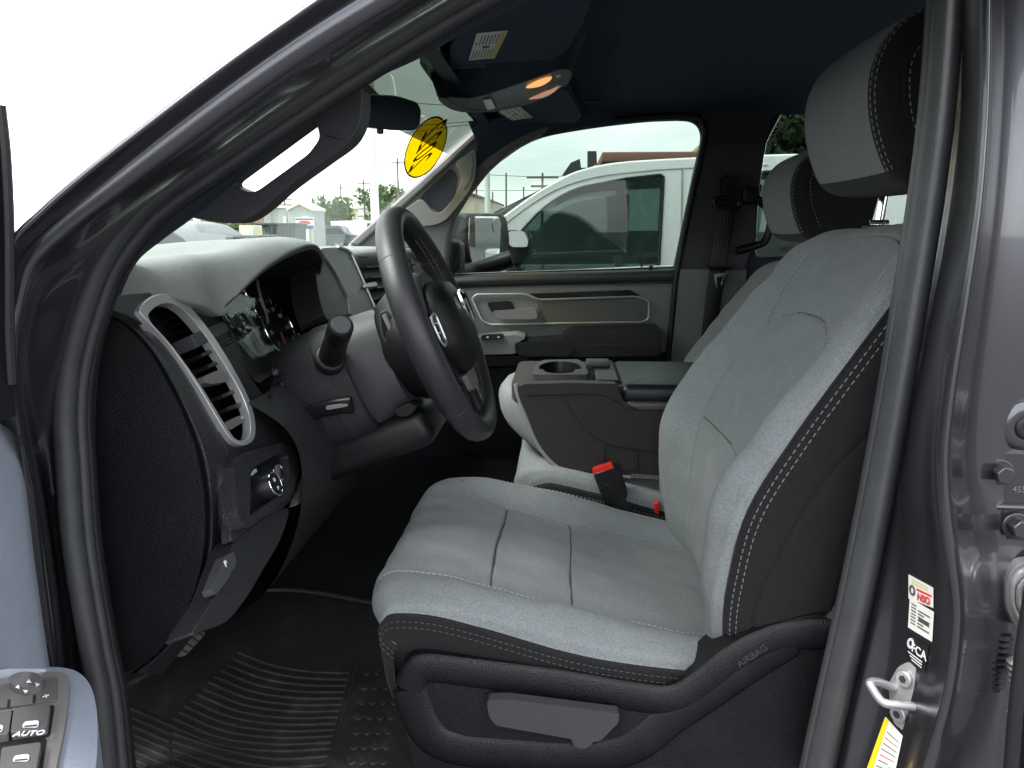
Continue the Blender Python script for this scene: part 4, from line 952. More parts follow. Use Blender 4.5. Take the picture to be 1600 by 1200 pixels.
    fr = [-1, -.965, -.83, -.60, -.25, .25, .60, .83, .965, 1]
    C = []
    for xc, xb, xe, z, hw in br:
        r = []
        for f in fr:
            a = abs(f); x = xe + .006 if a == 1 else (xe - .008 if a > .9 else (xb if a > .8 else (xc * .8 + xb * .2 if a > .5 else xc)))
            r.append((x, SC + f * hw, z + (.006 if a < .3 and z > 1.49 else 0)))
        C.append(r)
    C = np.array(C) + off
    G = grid_eval(C, su, sv); sg = -1 if grid_normals(G)[int(90 * kq), int(70 * kq)][0] > 0 else 1
    insl = [(1, 3.25), (2.6, 3.1), (4, 3.05), (5.2, 3.05), (5.9, 3.2), (6.2, 3.7), (6.3, 4.5), (6.2, 5.3), (5.9, 5.8), (5.2, 5.95), (4, 5.95), (2.6, 5.9), (1, 5.75)]
    hseam = [(4.1, 3.05), (4.05, 4.5), (4.1, 5.95)]
    arch = [(6.0, 3.2), (6.6, 2.85), (7.3, 2.75), (8.0, 2.95), (8.35, 3.7), (8.4, 4.5), (8.35, 5.3), (8.0, 6.05), (7.3, 6.25), (6.6, 6.15), (6.0, 5.8)]
    bol_f = [(1.5, 6.8), (2.6, 7.0), (4, 7.15), (5, 7.15), (5.8, 6.9), (6.5, 6.3)]
    bol_n = [(1.5, 2.2), (2.6, 2.0), (4, 1.85), (5, 1.85), (5.8, 2.1), (6.5, 2.7)]
    G2 = groove(G, [cr(on_grid(G, su, sv, l), 6) for l in (insl, hseam, arch)], .0022, .0070, sg)
    G2 = groove(G2, [cr(on_grid(G, su, sv, l), 6) for l in (bol_f,)], .0025, .002, sg)
    G2 = G2 + grid_normals(G2) * (sg * .0014 * soft_noise(G2, 2))[:, :, None]
    grid_mesh('backrest', G2, 'fabric_light', t, sharp=180)
    for l in (insl, hseam): tube('seam_shade', on_grid(G2, su, sv, dense(l), .0004, sg), .0009, 'seam_shade', t, n=6)
    for ln in (arch, bol_f):
        for d in ((-.07, .07) if ln is arch else (-.07,)):
            stitches('stitching', on_grid(G2, su, sv, dense([(r, c + d) for r, c in ln]), .0005, sg), 'thread_light', t, up=(-.8, 0, .5))
    # dark side panels of the backrest
    for sgn, col in ((-1, 0), (1, -1)):
        e = G[int(8 * kq):, col][::max(1, int(4 * kq))]
        cols = [(0, 0), (.008, .012), (.012, .04), (.010, .08), (.0, .12), (-.03, .15), (-.09, .16)]
        cc = [[tuple(q + np.array((b * .88, sgn * a, -b * .30))) for a, b in cols] for q in e]
        gs = grid_eval(cc, 3, 10); s2 = -1 if grid_normals(gs)[len(cc), 20][1] * sgn < 0 else 1
        if sgn < 0:
            n_ = len(cc) - 1
            sl = [(n_ * a, b) for a, b in ((.02, 2.1), (.12, 1.9), (.25, 2.05), (.40, 2.45), (.52, 3.0), (.60, 3.6), (.64, 4.2))]
            ln = cr(on_grid(gs, 3, 10, sl), 6); gs = groove(gs, [ln], .0028, .004, s2)
        grid_mesh('backrest_side', gs, 'fabric_dark', t, sharp=180)
        if sgn < 0:
            for cpos in (.75, 1.15):
                stitches('stitching', on_grid(gs, 3, 10, [(q, cpos) for q in np.linspace(0, n_ * .62, 60)], .0007, s2), 'thread', t, up=(-.3, -1, .1), dash=.005, gap=.0035)
            tube('piping', [q + np.array((.001, -.001, 0)) for q in G[int(8 * kq):, 0][::max(1, int(3 * kq))]], .0022, 'fabric_dark', t, n=8)
    # ---- headrest
    prof = cr([(.392, 1.556), (.364, 1.60), (.351, 1.655), (.356, 1.700), (.378, 1.734), (.418, 1.756), (.468, 1.764), (.520, 1.746), (.545, 1.70), (.540, 1.63), (.520, 1.572), (.45, 1.548)], 6, True)
    prof = np.array(prof); ctr = np.array((.45, 1.66))
    ring_y = [(-.146, .55), (-.146, .80), (-.144, .885), (-.138, .945), (-.126, .985), (-.10, 1.0), (-.05, 1.012), (0, 1.015), (.05, 1.012), (.10, 1.0), (.126, .985), (.138, .945), (.144, .885), (.146, .80), (.146, .55)]
    rings = [[(ctr[0] + (q[0] - ctr[0]) * s + off[0], SC + y + off[1] + .0, ctr[1] + (q[1] - ctr[1]) * s + off[2]) for q in prof] for y, s in ring_y]
    Hr = np.array(cr([np.array(r).ravel() for r in rings], 4)).reshape(-1, len(prof), 3)
    k = len(prof); lightF, darkF, botF = [], [], []
    Vh = Hr.reshape(-1, 3)
    for i in range(len(Hr) - 1):
        for j in range(k):
            f = (i * k + j, (i + 1) * k + j, (i + 1) * k + (j + 1) % k, i * k + (j + 1) % k)
            cc = Vh[list(f)].mean(0) - off
            if abs(cc[1] - SC) > .1225: darkF.append(f)
            elif j < 2 or j >= 44: botF.append(f)
            else: lightF.append(f)
    darkF.append(tuple(range(k))); darkF.append(tuple(range((len(Hr) - 1) * k, len(Hr) * k))[::-1])
    def sub(nm, fs, m):
        used = sorted({v for f in fs for v in f}); mp_ = {v: i for i, v in enumerate(used)}
        return mk(nm, [Vh[v] for v in used], [tuple(mp_[v] for v in f) for f in fs], m, t, sharp=60)
    hd = sub('headrest', lightF, 'fabric_light')
    for sg_ in (-1, 1): sub('headrest_side', [f for f in darkF if (Vh[list(f)].mean(0)[1] - off[1] - SC) * sg_ > 0], 'fabric_dark')
    sub('headrest_back', botF, 'fabric_dark')
    for s_, dy in ((.990, -.1285), (.968, -.1362)):
        pth = [(ctr[0] + (q[0] - ctr[0]) * s_ + off[0], SC + dy + off[1], ctr[1] + (q[1] - ctr[1]) * s_ + off[2]) for q in prof[2:34]]
        stitches('stitching', pth, 'thread', t, up=(-.2, -1, 0), dash=.005, gap=.0035)
    pth = [(x + off[0], SC - .1475 + off[1], z + off[2]) for x, z in cr([(.408, 1.585), (.388, 1.63), (.381, 1.675), (.386, 1.70), (.402, 1.716), (.44, 1.724)], 8)]
    tube('seam_cord', pth, .0016, 'fabric_dark', t, n=6)
    stitches('stitching', [(x + .006, y - .0005, z - .002) for x, y, z in pth], 'thread', t, up=(0, -1, 0), dash=.005, gap=.0035)
    for sy in (-.085, .085):
        b = Vector((.452 + off[0], SC + sy + off[1], 1.45 + off[2])); tp = Vector((.466 + off[0], SC + sy + off[1], 1.60 + off[2]))
        cyl('headrest_post', b, tp, .0065, 'chrome', t, n=20)
        rbox('post_guide', b + Vector((.004, 0, .052)), (.03, .05, .012), 'plastic_dark', t, r=.004)
        tube('post_collar', [Vector((.4585 + off[0], SC + sy + off[1], 1.512 + off[2])) + Vector((.011 * math.cos(a), .011 * math.sin(a), 0)) for a in np.linspace(0, 6.283, 20)[:-1]], .003, 'chrome', t, n=8, closed=True, up=(0, 0, 1))
    return t
seat_d = thing('seat_and_headrest', 'light grey cloth driver seat with dark sides, nearest to the open door', 'car seat', (SC * 0 + .1, SC, .80))
make_seat(seat_d, (0, 0, 0), True)
seat_p = thing('seat_and_headrest', 'light grey cloth front seat behind the padded console, far side', 'car seat', (.24, SC + .80, .74))
make_seat(seat_p, (.145, .82, -.075), False)
# ---- plastic side shield and recliner / height handle of the driver's seat
Y0 = .835
top = [(624, 1062), (628, 1043), (647, 1028), (690, 1030), (727, 1036), (867, 1053), (960, 1070), (1016, 1079), (1053, 1076), (1085, 1060), (1110, 1038), (1145, 1008), (1185, 985), (1225, 972), (1280, 962), (1330, 985)]
out = pl(cr(top, 4), Y0) + pl([(1345, 1200), (1340, 1330), (1000, 1330), (700, 1330), (655, 1230), (632, 1140)], Y0)
o = plate('side_shield', out, (0, .06, 0), 'plastic_dark', seat_d, bev=.020, seg=6)
rail = cr(pl([(640, 1075), (650, 1052), (668, 1044), (727, 1050), (867, 1068), (1000, 1090), (1056, 1092), (1100, 1068), (1140, 1036), (1190, 1008), (1250, 992), (1340, 992)], Y0 - .001), 6)
sweep('shield_rail', rail, [(.019 * math.cos(a), .0065 * math.sin(a)) for a in np.linspace(0, 6.283, 17)[:-1]], 'plastic_dark', seat_d, up=(0, -1, 0))
rail = cr(pl([(1235, 1000), (1180, 1034), (1110, 1082), (1050, 1122), (1005, 1158), (960, 1178), (880, 1184), (780, 1178), (710, 1170), (672, 1150), (650, 1110), (640, 1075)], Y0 - .001), 6)
sweep('shield_rail', rail, [(.022 * math.cos(a), .0055 * math.sin(a)) for a in np.linspace(0, 6.283, 17)[:-1]], 'plastic_dark', seat_d, up=(0, -1, 0))
rec = pl(roundpoly([(672, 1055), (860, 1068), (1037, 1092), (985, 1150), (955, 1168), (720, 1150), (688, 1118)], .3), Y0 - .0025)
o = plate('shield_inset', rec, (0, .006, 0), 'plastic_dark', seat_d, bev=.0018, seg=2)
hd = pl(roundpoly([(760, 1094), (795, 1093), (968, 1115), (966, 1130), (938, 1158), (922, 1160), (775, 1134), (764, 1120)], .3), Y0 - .026)
plate('height_handle', hd, (0, .014, 0), 'plastic_mid', seat_d, bev=.007, seg=4)
plate('handle_shadow_recess', pl(roundpoly([(752, 1085), (800, 1080), (975, 1100), (972, 1135), (930, 1165), (775, 1142)], .3), Y0 - .0045), (0, .003, 0), 'plastic_smooth', seat_d, bev=.001)
cyl('handle_stem', p(910, 1150, Y0 - .012), p(908, 1146, Y0 + .004), .014, 'plastic_smooth', seat_d)
a = p(1152, 1040, Y0 - .0085); b = p(1199, 1010, Y0 - .0085)
text('airbag_lettering', 'AIRBAG', (a + b) / 2, b - a, (0, 0, 1), .0115, 'plastic_mid', seat_d, bold=.01)
# seat frame under the cushion, standing on the floor
rbox('seat_frame', (.03, SC, .86), (.46, .40, .10), 'plastic_smooth', seat_d, r=.02)
for sx in (-.14, .2):
    for sy in (-.17, .17):
        rbox('leg', (sx, SC + sy, .775), (.05, .03, .11), 'plastic_smooth', seat_d, r=.006)
rbox('seat_frame', (.19, SC + .82, .80), (.46, .40, .14), 'plastic_smooth', seat_p, r=.02)
# ================================================================== folded centre section: armrest with cup holders, and its seat cushion
cs = thing('centre_console', 'dark cloth fold-down centre console with cup holders and black lid', 'console', (.15, 1.57, 1.02))
S1 = cr([(842, 628), (822, 614), (806, 616), (808, 640), (826, 680), (846, 708), (870, 728), (905, 738), (960, 742), (1060, 748)], 3) + [np.array((1100., 700.)), np.array((1100., 640.)), np.array((960., 632.)), np.array((880., 630.))]
ring0 = pl(S1, 1.445); cen = sum((Vector(q) for q in ring0), Vector()) / len(ring0)
def ringy(y, s, fwd):
    return [Vector((cen.x + (q.x - cen.x) * s - fwd * max(0, min(1, (cen.x - .03 - q.x) / .07)) * (.5 + 1.6 * max(0, min(1, (1.21 - q.z) / .12))), y, cen.z + (q.z - cen.z) * s)) for q in (Vector(tuple(r)) for r in ring0)]
loft('armrest_body', [ringy(1.432, .97, -.01), ringy(1.440, 1.0, 0), ringy(1.47, 1.01, .02), ringy(1.52, 1.01, .036), ringy(1.58, 1.01, .042), ringy(1.64, 1.01, .036), ringy(1.70, 1.0, .01), ringy(1.72, .97, 0)], 'fabric_light', cs)
side = cr([(819, 600), (808, 610), (824, 652), (842, 694), (869, 724), (904, 735), (960, 740), (1064, 746)], 4) + [np.array((1090., 640.)), np.array((1000., 640.)), np.array((975., 628.)), np.array((962., 600.)), np.array((890., 598.))]
plate('side_panel', pl(side, 1.420), (0, .03, 0), 'fabric_brown', cs, bev=.006)
tube('piping', cr(pl([(806, 600), (812, 625), (826, 662), (843, 698), (868, 728), (903, 740), (985, 745)], 1.424), 5), .0045, 'fabric_light', cs, n=8)
for ln in ([(822, 617), (880, 615), (930, 615), (960, 624), (978, 640)], [(880, 618), (892, 640), (915, 670), (945, 692), (980, 700), (1030, 705)], [(945, 694), (944, 715), (942, 736)], [(996, 704), (996, 734)], [(942, 733), (1000, 734)]):
    tube('panel_seam', cr(pl(ln, 1.4195), 5), .0011, 'rubber_black', cs, n=6)
stitches('stitching', pl([(987, 741), (1030, 744)], 1.418), 'thread', cs, up=(0, -1, 0)); stitches('stitching', pl([(987, 746), (1030, 749)], 1.418), 'thread', cs, up=(0, -1, 0))
# cup holder tray
ZC = 1.227
def oc(a, b, z=ZC): return pz(a, b, z)
tray = [oc(a, b) for a, b in roundpoly([(831, 585), (838, 567), (850, 562), (903, 561), (913, 567), (921, 585)], .3, 5)]
e_ = [(875 + 33 * math.cos(a), 574 + 9.5 * math.sin(a)) for a in np.linspace(0, 6.283, 37)[:-1]]
plate('cup_tray', tray, (0, 0, -.030), 'plastic_mid', cs, holes=[[oc(a, b) for a, b in e_]], bev=.005, seg=4)
tb = [Vector(q) for q in roundpoly([(-.100, 1.424, 1.212), (.118, 1.424, 1.212), (.118, 1.706, 1.212), (-.100, 1.706, 1.212)], .14, 6)]
hb_ = [oc(a, b) for a, b in e_]; hbc = sum(hb_, Vector()) / len(hb_)
plate('top_band', tb, (0, 0, -.030), 'fabric_brown', cs, holes=[[Vector((hbc.x + (q.x - hbc.x) * 1.02, hbc.y + (q.y - hbc.y) * 1.02, 1.212)) for q in hb_]], bev=.008, seg=4)
hole = [oc(a, b) for a, b in e_]; hc = sum(hole, Vector()) / len(hole)
cup = loft('cup_well', [hole, [hc + (q - hc) * .95 + Vector((0, 0, -.02)) for q in hole], [hc + (q - hc) * .9 + Vector((0, 0, -.055)) for q in hole]], 'plastic_smooth', cs, cap=False)
plate('cup_floor', [hc + (q - hc) * .93 + Vector((0, 0, -.040)) for q in hole], (0, 0, -.003), 'rubber_black', cs)
cyl('cup_floor_boss', hc + Vector((.0, 0, -.045)), hc + Vector((0, 0, -.036)), .018, 'plastic_mid', cs, n=24, bev=.003)
for a, b in ((843, 577), (906, 577)): rbox('cup_finger', oc(a, b) + Vector((0, 0, -.012)), (.024, .04, .02), 'plastic_mid', cs, r=.007)
rbox('front_bin', (.085, 1.565, 1.205), (.050, .24, .03), 'plastic_smooth', cs, r=.008)
rbox('bin_rim', oc(934, 567, 1.225), (.05, .05, .012), 'plastic_mid', cs, r=.004)
lid = rbox('lid', (.295, 1.565, 1.196), (.375, .285, .040), 'leather_pad', cs, r=.016, seg=5)
rbox('lid_rim', (.30, 1.565, 1.172), (.365, .290, .030), 'leather', cs, r=.010, seg=4)
stitches('stitching', [(.13, 1.443, 1.2150), (.3, 1.443, 1.2163), (.47, 1.443, 1.2163)], 'thread_dark', cs, up=(0, -.2, 1)); stitches('stitching', [(.125, 1.45, 1.2145), (.125, 1.68, 1.2145)], 'thread_dark', cs, up=(0, 0, 1))
jc = thing('centre_cushion', 'light grey centre seat cushion with dark stitched side below the armrest', 'seat cushion', (.1, 1.56, .8))
rows = []
for x, z in ((-.083, .97), (-.093, 1.01), (-.083, 1.045), (-.05, 1.058), (.0, 1.055), (.1, 1.032), (.2, 1.005), (.35, .98)):
    rows.append([Vector((x + (.02 if abs(dy) > .155 and x < 0 else 0), 1.57 + dy, z - zz)) for dy, zz in ((-.17, .030), (-.168, .014), (-.155, .002), (-.1, 0), (0, -.004), (.1, 0), (.155, .002), (.17, .03))])
surf('cushion', rows, 6, 5, 'fabric_light', jc)
cc = [[Vector((x + (.02 if x < 0 else 0), 1.40 - o_, z - .030 - d)) for o_, d in ((0, 0), (.006, .008), (.008, .04), (.0, .09), (-.02, .12))] for x, z in ((-.093, 1.01), (-.083, 1.045), (-.05, 1.058), (.0, 1.055), (.1, 1.032), (.2, 1.005), (.35, .98))]
surf('cushion_side', cc, 5, 5, 'fabric_dark', jc)
for d in (.010, .018): stitches('stitching', cr([Vector((x, 1.3925, z - .030 - d)) for x, z in ((-.085, 1.06), (-.03, 1.058), (.08, 1.035), (.2, 1.005), (.35, .98))], 5), 'thread', jc, up=(0, -1, .1))
rbox('cushion_base', (.12, 1.57, .86), (.40, .30, .16), 'plastic_smooth', jc, r=.02)
# buckle
bu = thing('seat_belt_buckle', 'black seat belt buckle with red release button beside the cushion', 'buckle', p(958, 790, 1.375))
plate('buckle_body', pl(roundpoly([(927, 742), (961, 731), (968, 738), (979, 778), (946, 790)], .15, 3), 1.362), (0, .022, 0), 'plastic_smooth', bu, bev=.004)
plate('buckle_edge', pl(roundpoly([(961, 731), (969, 733), (981, 770), (978, 780)], .2, 3), 1.375), (0, .03, 0), 'rubber_black', bu, bev=.003)
plate('release_button', pl(roundpoly([(926, 741), (927, 734), (956, 725), (960, 731), (930, 741)], .25, 3), 1.364), (0, .018, 0), 'red_plastic', bu, bev=.003)
plate('button_face', pl(roundpoly([(931, 740), (954, 733), (957, 734), (932, 742)], .25, 3), 1.3635), (0, .002, 0), 'label_white', bu)
sweep('buckle_stalk', cr(pl([(962, 778), (972, 795), (985, 815), (1000, 840)], 1.37), 4), rrect(.03, .012, .004), 'rubber_black', bu)
text('buckle_mark', 'PRESS', p(946, 757, 1.3613), (1, 0, -.28), (0, 0, 1), .006, 'plastic_mid', bu)
cr_ = thing('second_buckle', 'sliver of a red buckle button showing behind the driver backrest', 'buckle', p(1026, 800, 1.37))
plate('release_button', pl([(1022, 786), (1030, 784), (1030, 806), (1023, 802)], 1.39), (0, .012, 0), 'red_plastic', cr_, bev=.002)
# ================================================================== passenger seat belt on the far pillar
be = thing('seat_belt', 'black seat belt with metal tongue hanging on the far door pillar', 'seat belt', p(1120, 540, 2.33))
plate('height_adjuster', pl(roundpoly([(1129, 278), (1140, 272), (1146, 282), (1147, 312), (1128, 312)], .3), 2.325), (0, .035, 0), 'plastic_smooth', be, bev=.008)
tube('guide_loop', cr(pl([(1118, 322), (1116, 313), (1124, 309), (1150, 312), (1155, 318), (1150, 325), (1122, 322)], 2.318), 5), .007, 'plastic_smooth', be, n=10)
sweep('webbing', cr(pl([(1136, 316), (1132, 350), (1126, 390), (1120, 430), (1113, 480), (1104, 560)], 2.330), 5), rrect(.047, .003, .0012, 2), 'rubber_black', be, up=(0, 1, 0))
for k in range(5): tube('webbing_rib', cr(pl([(1124 + 5 * k, 322), (1120 + 5 * k, 355), (1114 + 5 * k, 395), (1110 + 5 * k, 418)], 2.3275), 4), .0012, 'rubber', be, n=6)
tube('tongue_stop', pl([(1107, 414), (1110, 420), (1142, 419), (1145, 412)], 2.322), .006, 'plastic_smooth', be, n=8)
plate('tongue', pl(roundpoly([(1115, 428), (1138, 426), (1134, 436), (1130, 450), (1118, 450)], .15), 2.322), (0, .004, 0), 'chrome', be, holes=[pl(roundpoly([(1120, 433), (1130, 432), (1127, 446), (1121, 446)], .15), 2.322)], bev=.001)
# ================================================================== visors, overhead console, mirror, sticker
ZV = 1.812
dv = thing('sun_visor', 'dark near sun visor with larger warning label, folded up', 'sun visor', pz(800, 40, ZV))
plate('visor_body', [pz(a, b, ZV) for a, b in roundpoly([(704, 103), (862, 93), (886, 80), (908, 42), (935, -25), (800, -60), (742, 18), (702, 76)], .25, 5)], (0, 0, .022), 'headliner', dv, bev=.008, seg=4)
def warning(par, q, z, n_in=7):
    a, b, c, d = [pz(x, y, z) for x, y in q]      # bottom-left, top-left, top-right, bottom-right
    quad_on('warning_label', a, b, c, d, 'label_white', par, th=.0006, nrm=(0, 0, -1))
    lerp = lambda u, v: (a.lerp(d, u)).lerp(b.lerp(c, u), v)
    plate('label_header', [lerp(.80, .0) - Vector((0, 0, .001)), lerp(.80, 1) - Vector((0, 0, .001)), lerp(1, 1) - Vector((0, 0, .001)), lerp(1, 0) - Vector((0, 0, .001))], (0, 0, -.0003), 'label_tan', par)
    for k in range(n_in):
        u = .08 + .66 * k / (n_in - 1)
        for v0, v1 in ((.06, .40), (.60, .92)):
            if k == 0 and v0 > .5: v1 = .7
            plate('print_line', [lerp(u, v0) - Vector((0, 0, .001)), lerp(u, v1) - Vector((0, 0, .001)), lerp(u + .035, v1) - Vector((0, 0, .001)), lerp(u + .035, v0) - Vector((0, 0, .001))], (0, 0, -.0003), 'ink_dark', par)
    plate('print_block', [lerp(u_, v_) - Vector((0, 0, .001)) for u_, v_ in ((.35, .46), (.35, .54), (.6, .54), (.6, .46))], (0, 0, -.0003), 'ink_dark', par)
warning(dv, [(732, 94), (745, 52), (794, 47), (773, 90)], ZV - .001)
tube('visor_pivot', [pz(690, 101, ZV + .005), pz(712, 104, ZV + .005), pz(760, 101, ZV + .005)], .005, 'plastic_mid', dv, n=8)
ZP = 1.805
pv = thing('sun_visor', 'dark far sun visor with small warning label beyond the overhead console', 'sun visor', pz(830, 180, ZP))
plate('visor_body', [pz(a, b, ZP) for a, b in roundpoly([(775, 178), (800, 190), (898, 193), (909, 182), (885, 138), (830, 140)], .22, 5)], (0, 0, .02), 'headliner', pv, bev=.008, seg=4)
warning(pv, [(800, 188), (779, 174), (811, 165), (833, 183)], ZP - .001, 4)
oh = thing('overhead_console', 'dark roof console with satin rim and glowing amber map lamp', 'console', (-.13, 1.55, 1.87))
OCc = Vector((-.28, 1.55, 1.770)); ON = Vector((.155, 0, -.988)).normalized()
def po(a, b, off=0): return pp(a, b, OCc + ON * off, ON)
rim_px = cr([(684, 151), (694, 163), (714, 172), (745, 174), (790, 170), (840, 156), (878, 138), (892, 120), (891, 108), (876, 106), (852, 114), (812, 128), (768, 143), (730, 152), (700, 152)], 4, True)
rim3 = [po(a, b) for a, b in rim_px]; rc_ = sum(rim3, Vector()) / len(rim3)
loft('console_body', [[rc_ + (q - rc_) * s + Vector((dx, dy, h)) for q in rim3] for s, h, dx, dy in ((.98, 0, 0, 0), (1.02, .006, 0, 0), (1.06, .03, 0, -.01), (1.2, .06, 0, -.03), (1.35, .10, .02, -.05))], 'trim_dark', oh)
plate('console_rim', rim3, ON * .003, 'plastic_mid', oh, holes=[[rc_ + (q - rc_) * .84 for q in rim3]], bev=.0012)
plate('console_panel', [rc_ + (q - rc_) * .85 for q in rim3], ON * .002, 'plastic_smooth', oh)
plate('bin_door_line', [po(a, b, .0035) for a, b in ((764, 148), (767, 147), (778, 169), (775, 170))], ON * .001, 'rubber_black', oh)
plate('console_button', [po(a, b, .004) for a, b in roundpoly([(755, 156), (767, 153), (774, 168), (761, 171)], .15, 3)], ON * .002, 'silver', oh, bev=.0006)
plate('map_lamp', [po(a, b, .004) for a, b in cr([(822, 136), (836, 127), (852, 121), (862, 120), (856, 127), (842, 134)], 3, True)], ON * .002, 'lamp_amber', oh, label='lit amber map lamp')
plate('map_lamp', [po(a, b, .004) for a, b in cr([(827, 154), (842, 147), (858, 140), (872, 134), (866, 142), (848, 151)], 3, True)], ON * .002, 'lamp_dim', oh, label='dim amber map lamp')
for q in ([(868, 118), (874, 116), (876, 119), (869, 121)], [(858, 140), (874, 132), (878, 134), (862, 143)]): plate('lamp_switch', [po(a, b, .004) for a, b in q], ON * .0015, 'silver', oh)
rv = thing('rear_view_mirror', 'dark rear view mirror hanging at the windscreen top', 'mirror', p(612, 200, 1.46))
RN = Vector((.62, -.78, -.10)).normalized(); rcn = p(612, 176, 1.46)
def rvp(a, b, off=0): return pp(a, b, rcn + RN * off, RN)
rp_ = [rvp(a, b) for a, b in roundpoly([(560, 152), (572, 147), (620, 149), (652, 160), (658, 172), (656, 196), (648, 204), (620, 204), (560, 198)], .35, 5)]
rcc = sum((Vector(tuple(q)) for q in rp_), Vector()) / len(rp_)
loft('mirror_shell', [[rcc + (Vector(tuple(q)) - rcc) * s + RN * d for q in rp_] for s, d in ((.95, .004), (1.0, 0), (1.0, -.012), (.9, -.028), (.6, -.036))], 'plastic_smooth', rv)
plate('mirror_face', [rcc + (Vector(tuple(q)) - rcc) * .93 + RN * .0045 for q in rp_], RN * .001, 'dim_mirror', rv)
tube('mirror_stem', [rcc - RN * .03, rcc - RN * .03 + Vector((-.05, .0, .05)), rcc + Vector((-.10, .06, .085))], .012, 'plastic_smooth', rv, n=10)
rbox('mirror_lever', rvp(594, 205), (.012, .012, .010), 'plastic_smooth', rv, r=.003)
# oval year sticker on the inside of the windscreen, seen from behind
sk = thing('oval_sticker', 'yellow oval year sticker on the windscreen, mirrored digits showing through', 'sticker', wind(.62, 2.02))
wn = Vector((WD.z, 0, -WD.x)).normalized() * -1      # outward (forward, up)
wn = Vector((-WD.z, 0, WD.x)).normalized(); ws = WD.normalized()
def wy(y): return 0.0
sc_ = pp(666, 229, WA + Vector((wy(2.0), 0, 0)) - wn * .004, wn)
glass('sticker_yellow', (.80, .62, .012), .1); glass('sticker_ink', (.04, .06, .02), .1)
def spx(u, v): return pp(665 + 23.5 * u + 24.5 * v, 230 - 47 * u + 12 * v, sc_, wn)      # u along the long axis, v across
def ov(s): return [spx(s * math.cos(a), s * math.sin(a)) for a in np.linspace(0, 6.283, 49)[:-1]]
plate('sticker_border', ov(1.0), wn * -.0002, 'sticker_ink', sk, holes=[ov(.945)])
plate('sticker_field', ov(.944), wn * -.0002, 'sticker_yellow', sk)
o0, o1, o2 = spx(0, 0), pp(666 + 3.5, 229 - 9.4, sc_, wn), pp(666 + 8.1, 229 - 5.8, sc_, wn)
td = text('sticker_digits', '2022', (0, 0, 0), (1, 0, 0), (0, 1, 0), 1, 'sticker_ink', None, ext=.0001, bold=.003)
for v_ in td.data.vertices:
    x_, y_ = v_.co.x, v_.co.y; q_ = o0 + (o1 - o0) * (x_ * 3.3) + (o2 - o0) * (y_ * 6.0) - wn * .0012; v_.co = q_ - worigin(sk)
td.parent = sk
# headliner fittings
rbox('roof_clip', p(925, 158, 2.25), (.04, .01, .006), 'plastic_mid', cab, r=.002)
# ================================================================== floor mat, pedals
fm = thing('floor_mat', 'black ribbed rubber floor mat in the driver footwell', 'floor mat', (-.4, 1.05, .79))
ZM = .797
mo_ = [pz(a, b, ZM) for a, b in cr([(176, 1098), (240, 1050), (320, 985), (390, 930), (470, 925), (560, 940), (640, 960), (700, 1010), (760, 1100), (700, 1230), (400, 1300), (190, 1235)], 3, True)]
plate('mat_base', mo_, (0, 0, -.008), 'mat_rubber', fm, bev=.003)
tube('mat_rim', [q + Vector((0, 0, .002)) for q in map(Vector, mo_)], .005, 'mat_rubber', fm, n=8, closed=True, up=(0, 0, 1))
def rib(pts):
    sweep('mat_rib', [pz(a, b, ZM + .001) for a, b in pts], rrect(.0045, .005, .0015, 2), 'mat_rubber', fm, up=(0, 0, 1))
for k in range(13):
    t = k / 12; a, b = 374 - 112 * t, 1020 + 112 * t; c, d = 546 - 30 * t, 1052 + 118 * t
    rib(cr([(a, b), (a + (c - a) * .3, b + (d - b) * .3 + 10 + 10 * t), (a + (c - a) * .65, b + (d - b) * .65 + 9 + 8 * t), (c, d)], 4))
for k in range(11): rib([(180, 1097 + 13 * k), (266, 1134 + 13 * k)])
for k in range(6):
    y0 = 1146 + 13 * k; rib(cr([(270, y0), (350, y0 + 26), (430, y0 + 40), (514, y0 + 36)], 4))
rib(cr([(556, 1040), (545, 1090), (525, 1150), (506, 1215)], 4))
for i in range(7):
    for j in range(4):
        q = pz(572 + 17 * j - 4 * i, 1050 + 23 * i, ZM + .001); rbox('mat_tread', q, (.013, .018, .004), 'mat_rubber', fm, r=.0015, seg=1, rot=Matrix.Rotation(R(45), 3, 'Z'))
bp_ = thing('brake_pedal', 'worn grey foot pedal nearest the open door under the dash', 'pedal', p(295, 1000, 1.0))
def pedal(t, pts, y, m='metal_grey', n=4):
    q = [p(a, b, y) for a, b in roundpoly(pts, .12, 3)]; nn = Vector((.8, -.3, .5)).normalized()
    pd_ = plate('pedal_pad', q, nn * -.012, m, t, bev=.003)
    A, B, C_, D = [p(a, b, y) for a, b in pts]
    for k in range(n):
        u = (k + .5) / n; sweep('pad_rib', [A.lerp(B, u) + nn * .001, D.lerp(C_, u) + nn * .001], rrect(.003, .003, .001, 1), 'rubber_black', t, up=nn)
    c = (A + C_) / 2; sweep('pedal_arm', cr([c - nn * .01, c + Vector((-.06, 0, .05)), c + Vector((-.10, 0, .16)), c + Vector((-.11, 0, .28))], 4), rrect(.018, .008, .003), 'bolt_dark', t)
mat('pedal_rubber', (.06, .057, .052), .7, var=(60, .25), dirt=(30, (.16, .14, .11), .4))
pedal(bp_, [(266, 1012), (302, 976), (322, 990), (290, 1025)], 1.0, 'pedal_rubber')
ap_ = thing('accelerator_pedal', 'small ribbed black pedal behind the worn pedal', 'pedal', p(337, 962, 1.08))
pedal(ap_, [(324, 965), (338, 949), (349, 958), (338, 976)], 1.08, 'pedal_rubber', 6)
